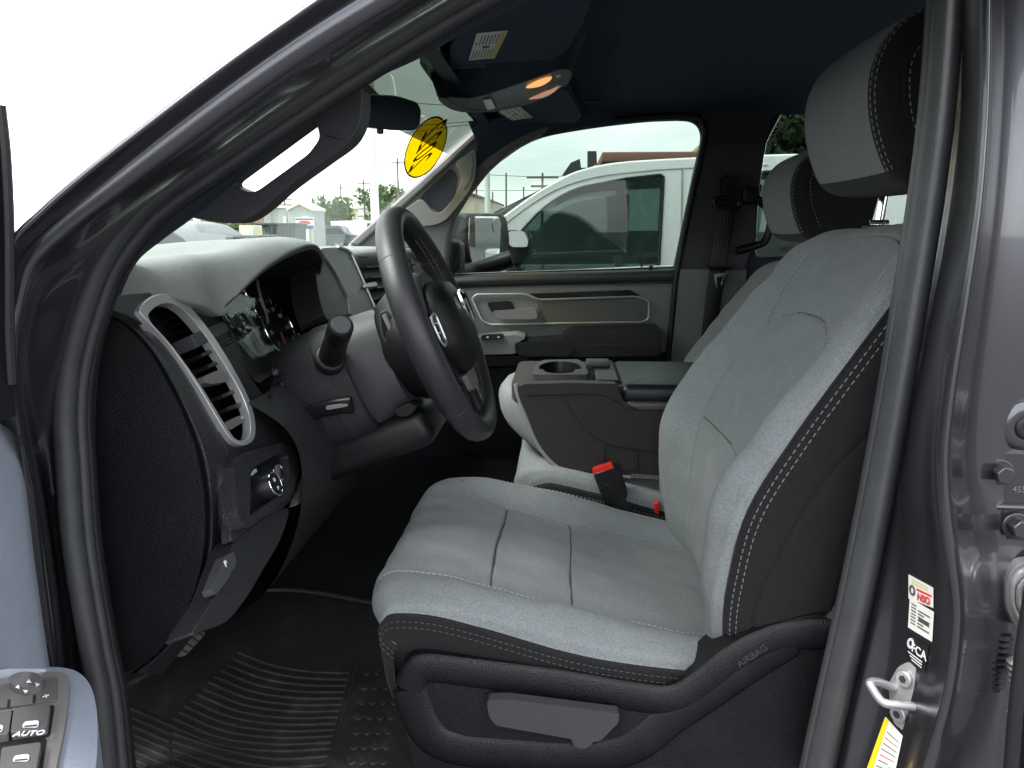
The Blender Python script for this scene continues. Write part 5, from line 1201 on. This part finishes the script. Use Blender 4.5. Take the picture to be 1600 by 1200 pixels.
# ================================================================== hardware and stickers on the near door pillar
from mathutils.bvhtree import BVHTree
pil = bpy.data.objects['door_pillar']
og = worigin(cab); bvh = BVHTree.FromPolygons([v.co + og for v in pil.data.vertices], [tuple(q.vertices) for q in pil.data.polygons])
def hit(a, b, lift=.001):
    d = ray(a, b).normalized(); loc, n, i, dist = bvh.ray_cast(CAM, d)
    if loc is None: return p(a, b, .72), -d
    if n.dot(d) > 0: n = -n
    return loc + n * lift, n
def decal(nm, t, quad, m, lift=.001, nu=4, nv=5):
    """thin sheet that follows the painted surface; quad = bl, tl, tr, br in pixels"""
    (a, b, c, d) = [np.array(q, float) for q in quad]; rows = []
    for i in range(nv + 1):
        r = []
        for j in range(nu + 1):
            u, v = j / nu, i / nv; q = (a * (1 - u) + d * u) * (1 - v) + (b * (1 - u) + c * u) * v
            r.append(tuple(hit(q[0], q[1], lift)[0]))
        rows.append(r)
    return grid_mesh(nm, np.array(rows), m, t, sharp=None)
def sub(quad, u0, v0, u1, v1):
    (a, b, c, d) = [np.array(q, float) for q in quad]
    f = lambda u, v: tuple((a * (1 - u) + d * u) * (1 - v) + (b * (1 - u) + c * u) * v)
    return [f(u0, v0), f(u0, v1), f(u1, v1), f(u1, v0)]
def dtext(nm, s, quad, u, v, size, m, t, **kw):
    q = sub(quad, u, v, min(1, u + .2), min(1, v + .2)); o0, n = hit(*q[0], .0022); o1, _ = hit(*q[3], .0022); o2, _ = hit(*q[1], .0022)
    text(nm, s, o0, o1 - o0, o2 - o0, size, m, t, ext=.0001, **kw)
random.seed(5)
q1 = [(1421, 935), (1421, 897), (1460, 918), (1460, 950)]
l1 = thing('warning_sticker', 'white sticker with red lettering, top of the three pillar stickers', 'sticker', hit(1440, 940)[0])
decal('sticker_sheet', l1, q1, 'label_white')
dtext('sticker_lettering', 'NSO', q1, .62, .26, .010, 'ink_red', l1, bold=.03, shear=.3)
decal('red_bar', l1, sub(q1, .34, .50, .95, .60), 'ink_red', .0016)
for v in (.72, .84): decal('print_line', l1, sub(q1, .15, v, .8, v + .05), 'label_tan', .0016, 3, 1)
o_, n_ = hit(1428, 922, .0018); fn, fu, fr_ = frame_of(n_)
tube('round_mark', [o_ + fu * (.0045 * math.cos(a)) + fr_ * (.0035 * math.sin(a)) for a in np.linspace(0, 6.283, 18)[:-1]], .0009, 'ink_dark', l1, n=6, closed=True, up=n_)
q2 = [(1420, 980), (1423, 934), (1461, 956), (1458, 1003)]
l2 = thing('data_sticker', 'white data sticker with small black print, middle of the three pillar stickers', 'sticker', hit(1440, 970)[0])
decal('sticker_sheet', l2, q2, 'label_white')
for k in range(7):
    v = .84 - .105 * k; decal('print_line', l2, sub(q2, .10, v, .30, v + .04), 'ink_dark', .0016, 2, 1)
    if k > 0: decal('print_line', l2, sub(q2, .38, v, .88 - .25 * (k % 3 == 2), v + .045), 'ink_dark', .0016, 3, 1)
decal('code_block', l2, sub(q2, .42, .42, .85, .56), 'ink_dark', .0015, 3, 1)
q3 = [(1415, 1026), (1418, 988), (1453, 1010), (1446, 1052)]
l3 = thing('maker_sticker', 'black sticker with white letters FCA, lowest of the three pillar stickers', 'sticker', hit(1435, 1020)[0])
mat('sticker_black', (.012, .012, .013), .4)
decal('sticker_sheet', l3, q3, 'sticker_black')
dtext('sticker_lettering', 'FCA', q3, .66, .60, .0125, 'white_ink', l3, bold=.02)
for k, v in enumerate((.30, .20, .10)): decal('print_line', l3, sub(q3, .15 + .1 * k, v, .85, v + .045), 'white_ink', .0016, 3, 1)
for k in range(10):
    a = 2 * math.pi * k / 10; o_, n_ = hit(1425 + 4 * math.cos(a), 1005 + 6.5 * math.sin(a), .0016); boxes('starburst_dot', [(o_, (.0016, .001, .0022))], 'white_ink', l3, sharp=None)
q4 = [(1352, 1212), (1385, 1120), (1412, 1150), (1396, 1225)]
l4 = thing('tyre_label', 'yellow edged white label at the foot of the near door pillar', 'sticker', hit(1385, 1180)[0])
decal('sticker_sheet', l4, q4, 'label_white'); decal('yellow_edge', l4, sub(q4, 0, 0, .2, 1), 'label_yellow', .0016, 2, 5); decal('yellow_corner', l4, sub(q4, .72, .0, 1, .30), 'label_yellow', .0016, 2, 2)
for k in range(8): decal('print_line', l4, sub(q4, .28, .12 + .1 * k, .9 - .2 * (k < 3), .135 + .1 * k), 'ink_dark' if k % 3 else 'ink_red', .0016, 3, 1)
# striker
sr = thing('door_striker', 'grey metal door striker loop bolted to the near pillar', 'door striker', hit(1410, 1095)[0])
so, sn = hit(1410, 1090, 0); sn = (sn + Vector((-.2, -.5, 0))).normalized()
def sk_(a, b, off): return pp(a, b, so + sn * off, sn)
plate('striker_plate', [sk_(a, b, .004) for a, b in roundpoly([(1403, 1042), (1418, 1034), (1440, 1052), (1440, 1090), (1430, 1104), (1430, 1134), (1416, 1146), (1396, 1130), (1390, 1098), (1388, 1068)], .25, 3)], sn * -.010, 'metal_grey', sr, bev=.002)
for a, b in ((1414, 1060), (1405, 1115)):
    c = sk_(a, b, .004); cyl('striker_bolt', c, c + sn * .004, .0085, 'metal_grey', sr, n=20, bev=.0012); cyl('bolt_socket', c + sn * .0035, c + sn * .0045, .004, 'bolt_dark', sr, n=6)
lp_ = cr([sk_(1396, 1075, .004), sk_(1374, 1066, .022), sk_(1360, 1066, .034), sk_(1362, 1074, .036), sk_(1378, 1096, .032), sk_(1398, 1101, .022), sk_(1428, 1104, .006)], 5)
tube('striker_loop', lp_, .0042, 'metal_grey', sr, n=12)
# ================================================================== outdoors
def struct(name, V, f, m, kind='structure', **kw): return mk(name, V, f, m, None, kind=kind, **kw)
struct('ground', [(-1500, -600, 0), (1500, -600, 0), (1500, 2500, 0), (-1500, 2500, 0)], [(0, 1, 2, 3)], 'asphalt', sharp=None)
# ---- neighbouring white pickup
YW = 3.45
wt = thing('white_pickup', 'white crew cab pickup parked beside the far door', 'pickup truck', (.2, YW + .9, 0))
def wl(pts, y=YW): return pl(pts, y)
body_up = cr([(690, 440), (720, 392), (770, 350), (830, 306), (870, 282), (905, 266), (960, 254), (1040, 248), (1130, 244), (1260, 240), (1420, 242)], 4)
win_f = cr([(800, 424), (802, 385), (812, 365), (850, 325), (890, 300), (930, 287)], 3)[:-1] + [np.array(q, float) for q in ((980, 279), (1032, 273), (1037, 276), (1036, 300), (1030, 412), (1026, 417))]
win_r = [np.array(q, float) for q in ((1112, 414), (1120, 300), (1124, 274), (1130, 271), (1210, 268), (1300, 268), (1330, 300), (1345, 408))]
plate('cab_side', wl(list(body_up) + [np.array(q, float) for q in ((1560, 330), (1600, 420), (1600, 440), (690, 440))]), (0, .12, 0), 'white_paint', wt, holes=[wl(win_f), wl(win_r)], bev=.012)
rows = []
for dy, s in ((.0, -.004), (.05, .004), (.18, .012), (.5, .02), (1.0, .02), (1.5, .01), (1.82, -.03)):
    rows.append([Vector((q.x, YW + .10 + dy, q.z + s)) for q in wl([(860, 290), (905, 267), (960, 255), (1040, 249), (1130, 245), (1260, 241), (1420, 243), (1500, 262)])])
surf('roof', rows, 4, 4, 'white_paint', wt)
fr_x = wl([(770, 350), (870, 283)])
plate('windshield', [Vector((fr_x[0].x - .10, YW + .10, fr_x[0].z)), Vector((fr_x[1].x - .0, YW + .10, fr_x[1].z)), Vector((fr_x[1].x - .02, YW + 1.8, fr_x[1].z)), Vector((fr_x[0].x - .16, YW + 1.8, fr_x[0].z))], (-.004, 0, .004), 'tint_window', wt)
glass('truck_glass', (.26, .34, .32), 4.5)
for nm, ww in (('front_window', win_f), ('rear_window', win_r)):
    q3 = wl(ww, YW + .012); plate(nm, q3, (0, .005, 0), 'truck_glass', wt); tube('window_seal', wl(ww, YW - .001), .005, 'black_trim', wt, n=6, closed=True)
for a in ((1066, 262, 1060, 440), (1375, 300, 1372, 440)): tube('door_gap', wl([(a[0], a[1]), ((a[0] + a[2]) / 2 + 2, (a[1] + a[3]) / 2), (a[2], a[3])], YW - .0), .004, 'metal_grey', wt, n=6)
tube('roof_gap', cr(wl([(770, 366), (815, 330), (870, 296), (930, 277), (1000, 268), (1066, 263), (1200, 258)], YW - .0), 4), .0035, 'metal_grey', wt, n=6)
plate('belt_trim', wl([(800, 425), (1026, 415), (1350, 404), (1350, 412), (1026, 423), (800, 433)], YW - .012), (0, .014, 0), 'chrome', wt, bev=.003)
b0 = wl([(560, 440), (1620, 440)]); zb = b0[0].z
lower = [Vector((x, YW, z)) for x, z in ((-1.9, zb - .06), (-1.2, zb - .02), (-.3, zb), (2.9, zb + .02), (3.9, zb), (3.9, .55), (-1.9, .55))]
plate('body_side', lower, (0, 1.9, 0), 'white_paint', wt, bev=.03)
for x in (-1.25, 2.35):
    w_ = cyl('wheel', (x, YW - .02, .40), (x, YW + .26, .40), .40, 'rubber_black', wt, n=36, bev=.03); cyl('rim', (x, YW - .03, .40), (x, YW + .05, .40), .24, 'metal_grey', w_, n=24, bev=.02)
    w2 = cyl('wheel', (x, YW + 1.6, .40), (x, YW + 1.9, .40), .40, 'rubber_black', wt, n=36, bev=.03)
rbox('dash', (-.62, YW + .95, 1.10), (.35, 1.6, .25), 'plastic_mid', wt, r=.06)
rbox('seat', (1.35, YW + 1.3, 1.1), (.16, .48, .62), 'fabric_dark', wt, r=.05, rot=Matrix.Rotation(R(12), 3, 'Y'))
plate('far_side_frame', [Vector((q.x, YW + 1.8, q.z)) for q in wl(list(body_up) + [np.array(q, float) for q in ((1560, 330), (1600, 440), (690, 440))])], (0, .05, 0), 'white_paint', wt, holes=[[Vector((q.x, YW + 1.8, q.z)) for q in wl(win_f)], [Vector((q.x, YW + 1.8, q.z)) for q in wl(win_r)]])
# its mirror
mh = wl(roundpoly([(786, 366), (796, 359), (818, 362), (826, 378), (824, 404), (806, 412), (788, 404)], .3, 4), YW - .22)
plate('mirror_shell', mh, (0, .16, 0), 'black_trim', wt, bev=.03, seg=4)
plate('mirror_cap', wl(roundpoly([(793, 361), (818, 361), (825, 376), (824, 386), (796, 386)], .3, 4), YW - .235), (0, .15, 0), 'white_paint', wt, bev=.02, seg=4)
tube('mirror_arm', cr([wl([(806, 408)], YW - .12)[0], wl([(800, 418)], YW - .06)[0], wl([(806, 422)], YW + .02)[0]], 4), .03, 'black_trim', wt, n=8)
tube('antenna', wl([(1003, 418), (1002, 402)], YW - .03), .004, 'black_trim', wt, n=6)
# sport bar / roof attachment visible above the roof
plate('roof_fin', [Vector((q.x, q.y, q.z)) for q in pl([(878, 274), (892, 254), (906, 248), (908, 262), (918, 262), (918, 236), (932, 236), (933, 256), (900, 272)], 4.9)], (0, .06, 0), 'black_trim', wt)
# ---- canopy roof and tree behind the white pickup
def far_m(name, col, rough=.85, var=None): return mat(name, col, rough, var=var)
far_m('roof_brown', (.20, .105, .075), .8, (2, .1)); far_m('tan_wall', (.62, .55, .45), .85, (1, .08)); far_m('metal_wall', (.34, .36, .37), .7, (.6, .08)); far_m('metal_light', (.62, .63, .62), .6, (.6, .05))
far_m('pole_white', (.80, .82, .82), .5); far_m('pole_wood', (.16, .13, .10), .9); far_m('grass', (.16, .24, .05), .95, (.8, .35)); far_m('leaf', (.09, .15, .04), .8, (.9, .4)); far_m('leaf_b', (.035, .06, .025), .8, (.9, .4)); far_m('bark', (.08, .065, .05), .9)
far_m('car_dark', (.02, .03, .035), .25); far_m('car_blue_grey', (.09, .115, .13), .35); far_m('bin_dark', (.025, .04, .042), .6); far_m('wire', (.03, .03, .03), .6); far_m('sign_blue', (.05, .10, .35), .5); far_m('sign_red', (.6, .04, .04), .5); far_m('brick', (.32, .20, .13), .85, (2, .15))
def canopy(name, label, cat, px0, px1, pyt, pyb, y, depth, m1, m2):
    t = thing(name, label, cat, (p(px0, pyb, y).x, y, 0)); a, b = p(px0, pyt, y), p(px1, pyb, y)
    c = (a + b) / 2; return t, a, b
t = thing('canopy_roof', 'brown flat canopy roof rising beyond the white pickup', 'canopy', p(1080, 300, 24))
rbox('roof_slab', (p(1180, 246, 24).x, 27, p(1180, 244, 24).z), (9.0, 6, .30), 'roof_brown', t, r=.05)
rbox('soffit', (p(1180, 246, 24).x, 27, p(1180, 252, 24).z - .02), (8.6, 5.6, .12), 'tan_wall', t, r=.03)
for px in (972, 1240): q = p(px, 250, 26); rbox('post', (q.x, 26.5, 1.7), (.3, .3, 3.4), 'tan_wall', t, r=.02)
t = thing('tan_gable', 'small tan gable end above the brown canopy', 'building', p(1140, 240, 34))
q = p(1110, 232, 34); plate('gable', [q + Vector(v) for v in ((-.7, 0, -.2), (0, 0, .45), (2.2, 0, .45), (2.2, 0, -.6), (-.5, 0, -.6))], (0, 3, 0), 'brick', t)
rbox('wall', (q.x + 1, 36, q.z / 2 - .3), (2.6, 3, q.z - .6), 'tan_wall', t, r=0)
# ---- trees
def tree(name, label, base, h, rad, m, seed, leaves=2600, trunk=.16, lsize=.28, grp=None, crown0=.35):
    random.seed(seed); rng = np.random.default_rng(seed); t = thing(name, label, 'tree', base, grp); b = Vector(base)
    tr = cr([b, b + Vector((.05, .03, h * .3)), b + Vector((-.05, .05, h * .62)), b + Vector((.02, 0, h * .9))], 4)
    tube('trunk', tr, 1, 'bark', t, n=8, scale=[trunk * (1 - .85 * i / (len(tr) - 1)) for i in range(len(tr))])
    cl = []
    for k in range(16):
        a = random.uniform(0, 6.283); rr = rad * math.sqrt(random.random()) * .75; zz = h * random.uniform(crown0 + .08, .93)
        c = b + Vector((rr * math.cos(a), rr * math.sin(a), zz)); cl.append((c, rad * random.uniform(.28, .48)))
        tube('limb', cr([b + Vector((0, 0, zz * .55)), b.lerp(c, .55) + Vector((0, 0, zz * .32)), c], 3), trunk * .2, 'bark', t, n=5)
    V = []; f = []
    for k in range(leaves):
        c, r = cl[rng.integers(len(cl))]; d = rng.normal(size=3); d /= np.linalg.norm(d); q = np.array(c) + d * r * (rng.random() ** .4) * np.array((1, 1, .8))
        u = rng.normal(size=3); u /= np.linalg.norm(u); v = np.cross(u, rng.normal(size=3)); v /= np.linalg.norm(v); s = lsize * rng.uniform(.5, 1.1); i = len(V)
        V += [q - u * s * .5, q + v * s * .28, q + u * s * .5, q - v * s * .28]; f.append((i, i + 1, i + 2, i + 3))
    mk('crown', V, f, m, t, sharp=None, kind='stuff'); return t
tree('leafy_tree', 'dark leafy tree seen through the far rear window', (p(1245, 230, 17).x + .9, 17, 0), 5.4, 2.4, 'leaf_b', 2, 26000, .25, .20, None, .3)
def gnd(px, py, dist_y):  # ground point under a pixel column at given depth
    q = p(px, py, dist_y); return Vector((q.x, dist_y, 0))
# left background, seen through the windscreen: the view runs towards -x
def gx(px, y): return p(px, 360, y).x
tree('round_tree', 'round green tree behind the parked grey pickup', (gx(518, 75), 75, 0), 4.4, 2.6, 'leaf', 4, 1500, .2, .55)
tree('round_tree', 'green tree right of the white lamp pole by the silos', (gx(600, 90), 90, 0), 6.3, 3.4, 'leaf', 5, 1600, .25, .7)
tree('round_tree', 'low green tree at the windscreen foot, right of the silo tree', (gx(625, 84), 84, 0), 4.4, 2.4, 'leaf', 6, 900, .2, .6)
for i, (px, y, h) in enumerate(((322, 34, 2.0), (345, 33, 1.8), (368, 35, 1.9), (390, 34, 1.6))):
    tree('hedge_bush', ['shrub just right of the white post', 'second shrub from the white post', 'third shrub from the white post', 'shrub nearest the pale utility cabinet'][i], (gx(px, y), y, 0), h, 1.0, 'leaf', 10 + i, 700, .05, .3, 'shrubs along the lot edge', .05)
# grass verge
def strip(name, px0, px1, y0, y1, z, m, kind='structure'):
    return struct(name, [(gx(px0, y0), y0, z), (gx(px1, y0), y0, z), (gx(px1, y1), y1, z), (gx(px0, y1), y1, z)], [(0, 1, 2, 3)], m, kind, sharp=None)
strip('grass_verge', 200, 560, 27, 60, .006, 'grass'); strip('far_field', 380, 700, 95, 220, .012, 'grass')
# metal warehouse
def building(name, label, px0, px1, pyt, y, depth, m, roofm, pitch=0, doors=(), grp=None):
    t = thing(name, label, 'building', (gx((px0 + px1) / 2, y), y, 0), grp); x0, x1 = gx(px0, y), gx(px1, y); zt = p(px0, pyt, y).z
    plate('wall', [Vector((x0, y, 0)), Vector((x1, y, 0)), Vector((x1, y, zt)), Vector(((x0 + x1) / 2, y, zt + pitch)), Vector((x0, y, zt))], (0, depth, 0), m, t)
    o = (x1 - x0) * .02
    for s0, s1, z0, z1 in ((x0 - o, (x0 + x1) / 2, zt, zt + pitch), ((x0 + x1) / 2, x1 + o, zt + pitch, zt)):
        plate('roof', [Vector((s0, y - .2, z0 + .02)), Vector((s1, y - .2, z1 + .02)), Vector((s1, y - .2, z1 + .22)), Vector((s0, y - .2, z0 + .22))], (0, depth + .4, 0), roofm, t)
    n = int((x1 - x0) / 1.2)
    for k in range(1, n): rbox('wall_rib', (x0 + (x1 - x0) * k / n, y - .03, zt / 2), (.08, .06, zt), m, t, r=0)
    for a, b, hh in doors:
        xa, xb = gx(a, y), gx(b, y); rbox('door', ((xa + xb) / 2, y - .06, hh / 2), (xb - xa, .08, hh), 'metal_light', t, r=0)
    return t
building('warehouse', 'long grey metal warehouse left of the round tree', 300, 450, 326, 62, 5, 'metal_wall', 'metal_light', .1, ((444, 449, 2.6),))
building('warehouse', 'grey gabled shed at the right end of the metal warehouse', 451, 490, 330, 60, 3, 'metal_wall', 'metal_light', .5, ((474, 483, 2.6),))
building('tan_building', 'low tan building behind the metal warehouse', 380, 510, 321, 105, 6, 'tan_wall', 'tan_wall', .1)
building('tan_building', 'low tan building right of the round tree', 520, 575, 328, 120, 6, 'tan_wall', 'tan_wall', .1)
building('low_shed', 'low brown shed just left of the far door mirror', 690, 770, 318, 60, 10, 'tan_wall', 'roof_brown', .7)
building('brick_building', 'brick corner beside the near windscreen pillar', 262, 300, 320, 40, 10, 'brick', 'roof_brown', .0)
# silo / grain leg
def silo(label, px, y, r, h, cone):
    t = thing('grain_silo', label, 'silo', (gx(px, y), y, 0), 'silos on the skyline'); x = gx(px, y)
    cyl('bin_wall', (x, y, 0), (x, y, h), r, 'metal_light', t, n=28); cyl('cone_roof', (x, y, h), (x, y, h + cone), r, 'metal_wall', t, r2=.15, n=28)
    for k in range(6): tube('hoop', [Vector((x + (r + .02) * math.cos(a), y + (r + .02) * math.sin(a), h * (k + .5) / 6)) for a in np.linspace(0, 6.283, 28)[:-1]], .09, 'metal_wall', t, n=5, closed=True, up=(0, 0, 1))
silo('pale ribbed silo left of the white lamp pole', 572, 110, 1.0, 6.0, .8); silo('silo with cone roof just right of the white lamp pole', 594, 125, 2.0, 6.2, 2.4); silo('small silo beside the windscreen edge', 620, 130, 1.8, 4.6, 2.2)
# poles
def pole(name, label, px, pyt, y, r, m, arms=(), cat='pole', grp=None):
    t = thing(name, label, cat, (gx(px, y), y, 0), grp); x = gx(px, y); zt = p(px, pyt, y).z
    cyl('shaft', (x, y, 0), (x, y, zt), r, m, t, r2=r * .7, n=14)
    for dz, ln in arms: rbox('crossarm', (x, y, zt - dz), (ln, .15, .14), m, t, r=0)
    return t
pole('lamp_pole', 'thick white lamp pole seen through the windscreen', 587, 120, 30, .18, 'pole_white', cat='lamp pole')
pole('lamp_pole', 'white lamp pole seen through the far front window', 762, 150, 26, .11, 'pole_white', cat='lamp pole')
for px, pyt, y, lab in ((535, 287, 95, 'bare utility pole above the white van'), (571, 280, 100, 'utility pole in front of the pale silo'), (624, 247, 85, 'utility pole with crossarm beside the yellow sticker'), (447, 304, 80, 'thin utility pole above the metal warehouse'), (508, 304, 90, 'short utility pole left of the round tree')):
    pole('utility_pole', lab, px, pyt, y, .13, 'pole_wood', ((.5, 1.6),), 'utility pole', 'utility poles')
for px, pyt, y, lab in ((847, 270, 55, 'utility pole with double crossarm beyond the white pickup'), (791, 270, 70, 'tall thin pole right of the white lamp pole'), (745, 270, 70, 'thin pole nearest the far windscreen pillar'), (818, 292, 75, 'short pole left of the crossarm pole'), (770, 300, 80, 'thin pole just right of the white lamp pole')):
    pole('utility_pole', lab, px, pyt, y, .10, 'pole_wood', ((.3, 2.2), (.9, 1.6)) if px == 847 else (), 'utility pole', 'utility poles')
pole('white_post', 'short white post in the lot, left of the shrubs', 309, 340, 16, .10, 'pole_white', cat='post')
# overhead wires, one thing each
for i, (pts, y, lab) in enumerate((([(560, 145), (640, 160), (760, 168)], 40, 'overhead wire highest in the tinted windscreen band'), ([(560, 205), (660, 196), (760, 188)], 40, 'overhead wire level with the oval sticker'), ([(600, 213), (690, 200), (770, 190)], 41, 'overhead wire just under the sticker top'), ([(735, 272), (850, 276), (960, 270)], 60, 'upper overhead wire beyond the far window'), ([(735, 298), (850, 297), (960, 290)], 60, 'lower overhead wire beyond the far window'))):
    o = tube('overhead_wire', cr(pl(pts, y), 6), .016 if y < 50 else .02, 'wire', None, n=6, cat='wire', group='overhead wires', label=lab)
# parked vehicles far away
def car(name, label, px, y, ln, ht, m, heading=0, pickup=False, van=False, cat='car'):
    t = thing(name, label, cat, (gx(px, y), y, 0)); x = gx(px, y); o = Vector((x, y, 0)); w = 1.8
    if van: prof_ = [(-.5, .35), (-.5, .92), (-.44, 1.0), (.36, 1.0), (.44, .62), (.5, .52), (.5, .3), (.45, .2), (-.47, .2)]
    elif pickup: prof_ = [(-.5, .30), (-.5, .55), (-.16, .56), (-.13, .92), (-.08, 1.0), (.12, 1.0), (.22, .64), (.46, .58), (.5, .5), (.5, .25), (-.48, .22)]
    else: prof_ = [(-.5, .3), (-.49, .6), (-.40, .68), (-.24, .96), (-.1, 1.0), (.08, .98), (.24, .66), (.46, .56), (.5, .45), (.49, .22), (-.48, .2)]
    plate('body', [o + Vector((a * ln, -w / 2, b * ht)) for a, b in cr(prof_, 3, True)], (0, w, 0), m, t, bev=.06)
    wn_ = {0: [(-.25, .67), (-.2, .9), (-.08, .93), (.06, .91), (.18, .67)]}[0] if not (pickup or van) else ([(-.11, .62), (-.09, .9), (.10, .92), (.18, .65)] if pickup else [(.18, .62), (.2, .92), (.34, .92), (.40, .64)])
    plate('side_window', [o + Vector((a * ln, -w / 2 - .012, b * ht)) for a, b in wn_], (0, .02, 0), 'tint_window', t)
    for a in (-.31, .32):
        cyl('wheel', o + Vector((a * ln, -w / 2 - .02, .34)), o + Vector((a * ln, -w / 2 + .22, .34)), .34, 'rubber_black', t, n=20); cyl('wheel', o + Vector((a * ln, w / 2 - .2, .34)), o + Vector((a * ln, w / 2 + .02, .34)), .34, 'rubber_black', t, n=20)
    for a in (-.31, .32): cyl('hubcap', o + Vector((a * ln, -w / 2 - .03, .34)), o + Vector((a * ln, -w / 2, .34)), .2, 'metal_grey', t, n=14)
    return t
car('parked_pickup', 'blue-grey pickup parked far off beside the round tree', 524, 66, 5.6, 1.85, 'car_blue_grey', pickup=True, cat='pickup truck')
car('white_van', 'long white van behind the blue-grey parked pickup', 562, 74, 5.0, 2.35, 'white_paint', van=True, cat='van')
car('dark_car', 'dark car low behind the near windscreen pillar', 262, 9.5, 4.7, 1.60, 'car_dark')
car('dark_car', 'dark car whose roof shows over the dumpsters', 423, 48, 4.6, 1.5, 'car_dark')
car('small_pickup', 'small pickup with red tail end left of the blue-grey pickup', 490, 80, 5.2, 1.8, 'car_blue_grey', pickup=True, cat='pickup truck')
car('silver_car', 'pale car at the foot of the far front window', 720, 30, 4.5, 1.45, 'metal_light')
# dumpsters, cabinet, sign
def bin_(label, px0, px1, pyt, y):
    t = thing('dumpster', label, 'dumpster', (gx((px0 + px1) / 2, y), y, 0)); x0, x1 = gx(px0, y), gx(px1, y); z = p(px0, pyt, y).z
    plate('bin', [Vector((x0 + .05, y, .1)), Vector((x1 - .05, y, .1)), Vector((x1, y, z)), Vector((x0, y, z))], (0, 1.6, 0), 'bin_dark', t, bev=.03); rbox('lid', ((x0 + x1) / 2, y + .8, z + .05), (x1 - x0 + .1, 1.7, .12), 'black_trim', t, r=.03); rbox('notice', ((x0 + x1) / 2 + .3, y - .02, z * .55), (.25, .02, .35), 'label_white', t, r=0)
    for k in range(5): rbox('rib', (x0 + (x1 - x0) * (k + .5) / 5, y - .03, z * .55), (.08, .06, z * .8), 'bin_dark', t, r=0)
bin_('dark dumpster left of the pair beyond the dash', 398, 428, 352, 36); bin_('dark dumpster right of the pair beyond the dash', 430, 461, 352, 36)
t = thing('utility_cabinet', 'pale utility cabinet standing left of the dumpsters', 'cabinet', (gx(386, 32), 32, 0)); x = gx(386, 32); rbox('cabinet_body', (x, 32.4, .85), (.70, .8, 1.7), 'tan_wall', t, r=.04); rbox('cabinet_door', (x + .03, 31.97, .82), (.5, .05, 1.4), 'metal_light', t, r=.01); rbox('plate', (x, 31.94, 1.45), (.3, .02, .15), 'label_white', t, r=0)
t = thing('roadside_sign', 'small white roadside sign with red emblem and blue base stripe', 'sign', (gx(477, 52), 52, 0)); x = gx(477, 52); z = p(477, 349, 52).z
rbox('sign_board', (x, 52, z), (1.25, .1, .78), 'label_white', t, r=.01); rbox('blue_band', (x, 51.94, z - .25), (1.2, .02, .22), 'sign_blue', t, r=0); rbox('blue_band', (x, 51.94, z + .28), (1.2, .02, .10), 'sign_blue', t, r=0)
plate('red_emblem', [Vector((x + .42 * math.cos(a), 51.93, z + .04 + .13 * math.sin(a))) for a in np.linspace(0, 6.283, 25)[:-1]], (0, .02, 0), 'sign_red', t)
for dx in (-.45, .45): cyl('sign_post', (x + dx, 52.05, 0), (x + dx, 52.05, z - .3), .04, 'metal_grey', t, n=8)
# wiper / cowl of this truck outside the glass
rbox('cowl_panel', (-1.02, 1.55, 1.30), (.30, 1.6, .03), 'black_trim', cab, r=.01, rot=Matrix.Rotation(R(-8), 3, 'Y'))
rbox('bonnet', (-1.75, 1.55, 1.28), (1.3, 1.7, .10), 'paint', cab, r=.04)
wp = thing('wiper_blade', 'black wiper arm resting at the foot of the windscreen', 'wiper', (-.9, 1.4, 1.34))
tube('wiper_arm', cr([p(345, 390, 1.35), p(390, 376, 1.5), p(430, 372, 1.62)], 4), .008, 'black_trim', wp, n=8); rbox('wiper_head', p(395, 374, 1.56), (.10, .04, .016), 'black_trim', wp, r=.005)

# out of view: cars added for the reflections and low light, trees in mirrors
car('unseen_suv', 'dark car added unseen behind the viewpoint to darken reflections and low light', .0, 20, 4.9, 1.8, 'car_dark')  # unseen dark car, added to cut low sky light and darken reflections
sv = bpy.data.objects['unseen_suv']; sv.location = (-.2, -9.3, 0)
car('unseen_white_car', 'white car added unseen behind the viewpoint for the paint to reflect', .0, 20, 4.8, 1.5, 'white_paint')
bpy.data.objects['unseen_white_car'].location = (-6.2, -9.6, 0)
car('unseen_grey_car', 'grey car added unseen behind the viewpoint for the paint to reflect', .0, 20, 4.8, 1.5, 'car_blue_grey')
bpy.data.objects['unseen_grey_car'].location = (6.0, -9.6, 0)
for i, (x, y, h) in enumerate(((38, 9, 6), (46, 14, 7.5), (40, 4, 5.5))):
    tree('lot_tree', ['tree far behind the truck, middle of three', 'tallest tree far behind the truck', 'shortest tree far behind the truck'][i], (x, y, 0), h, h * .42, 'leaf_b', 40 + i, 1500, .2, .5, 'trees behind the truck')
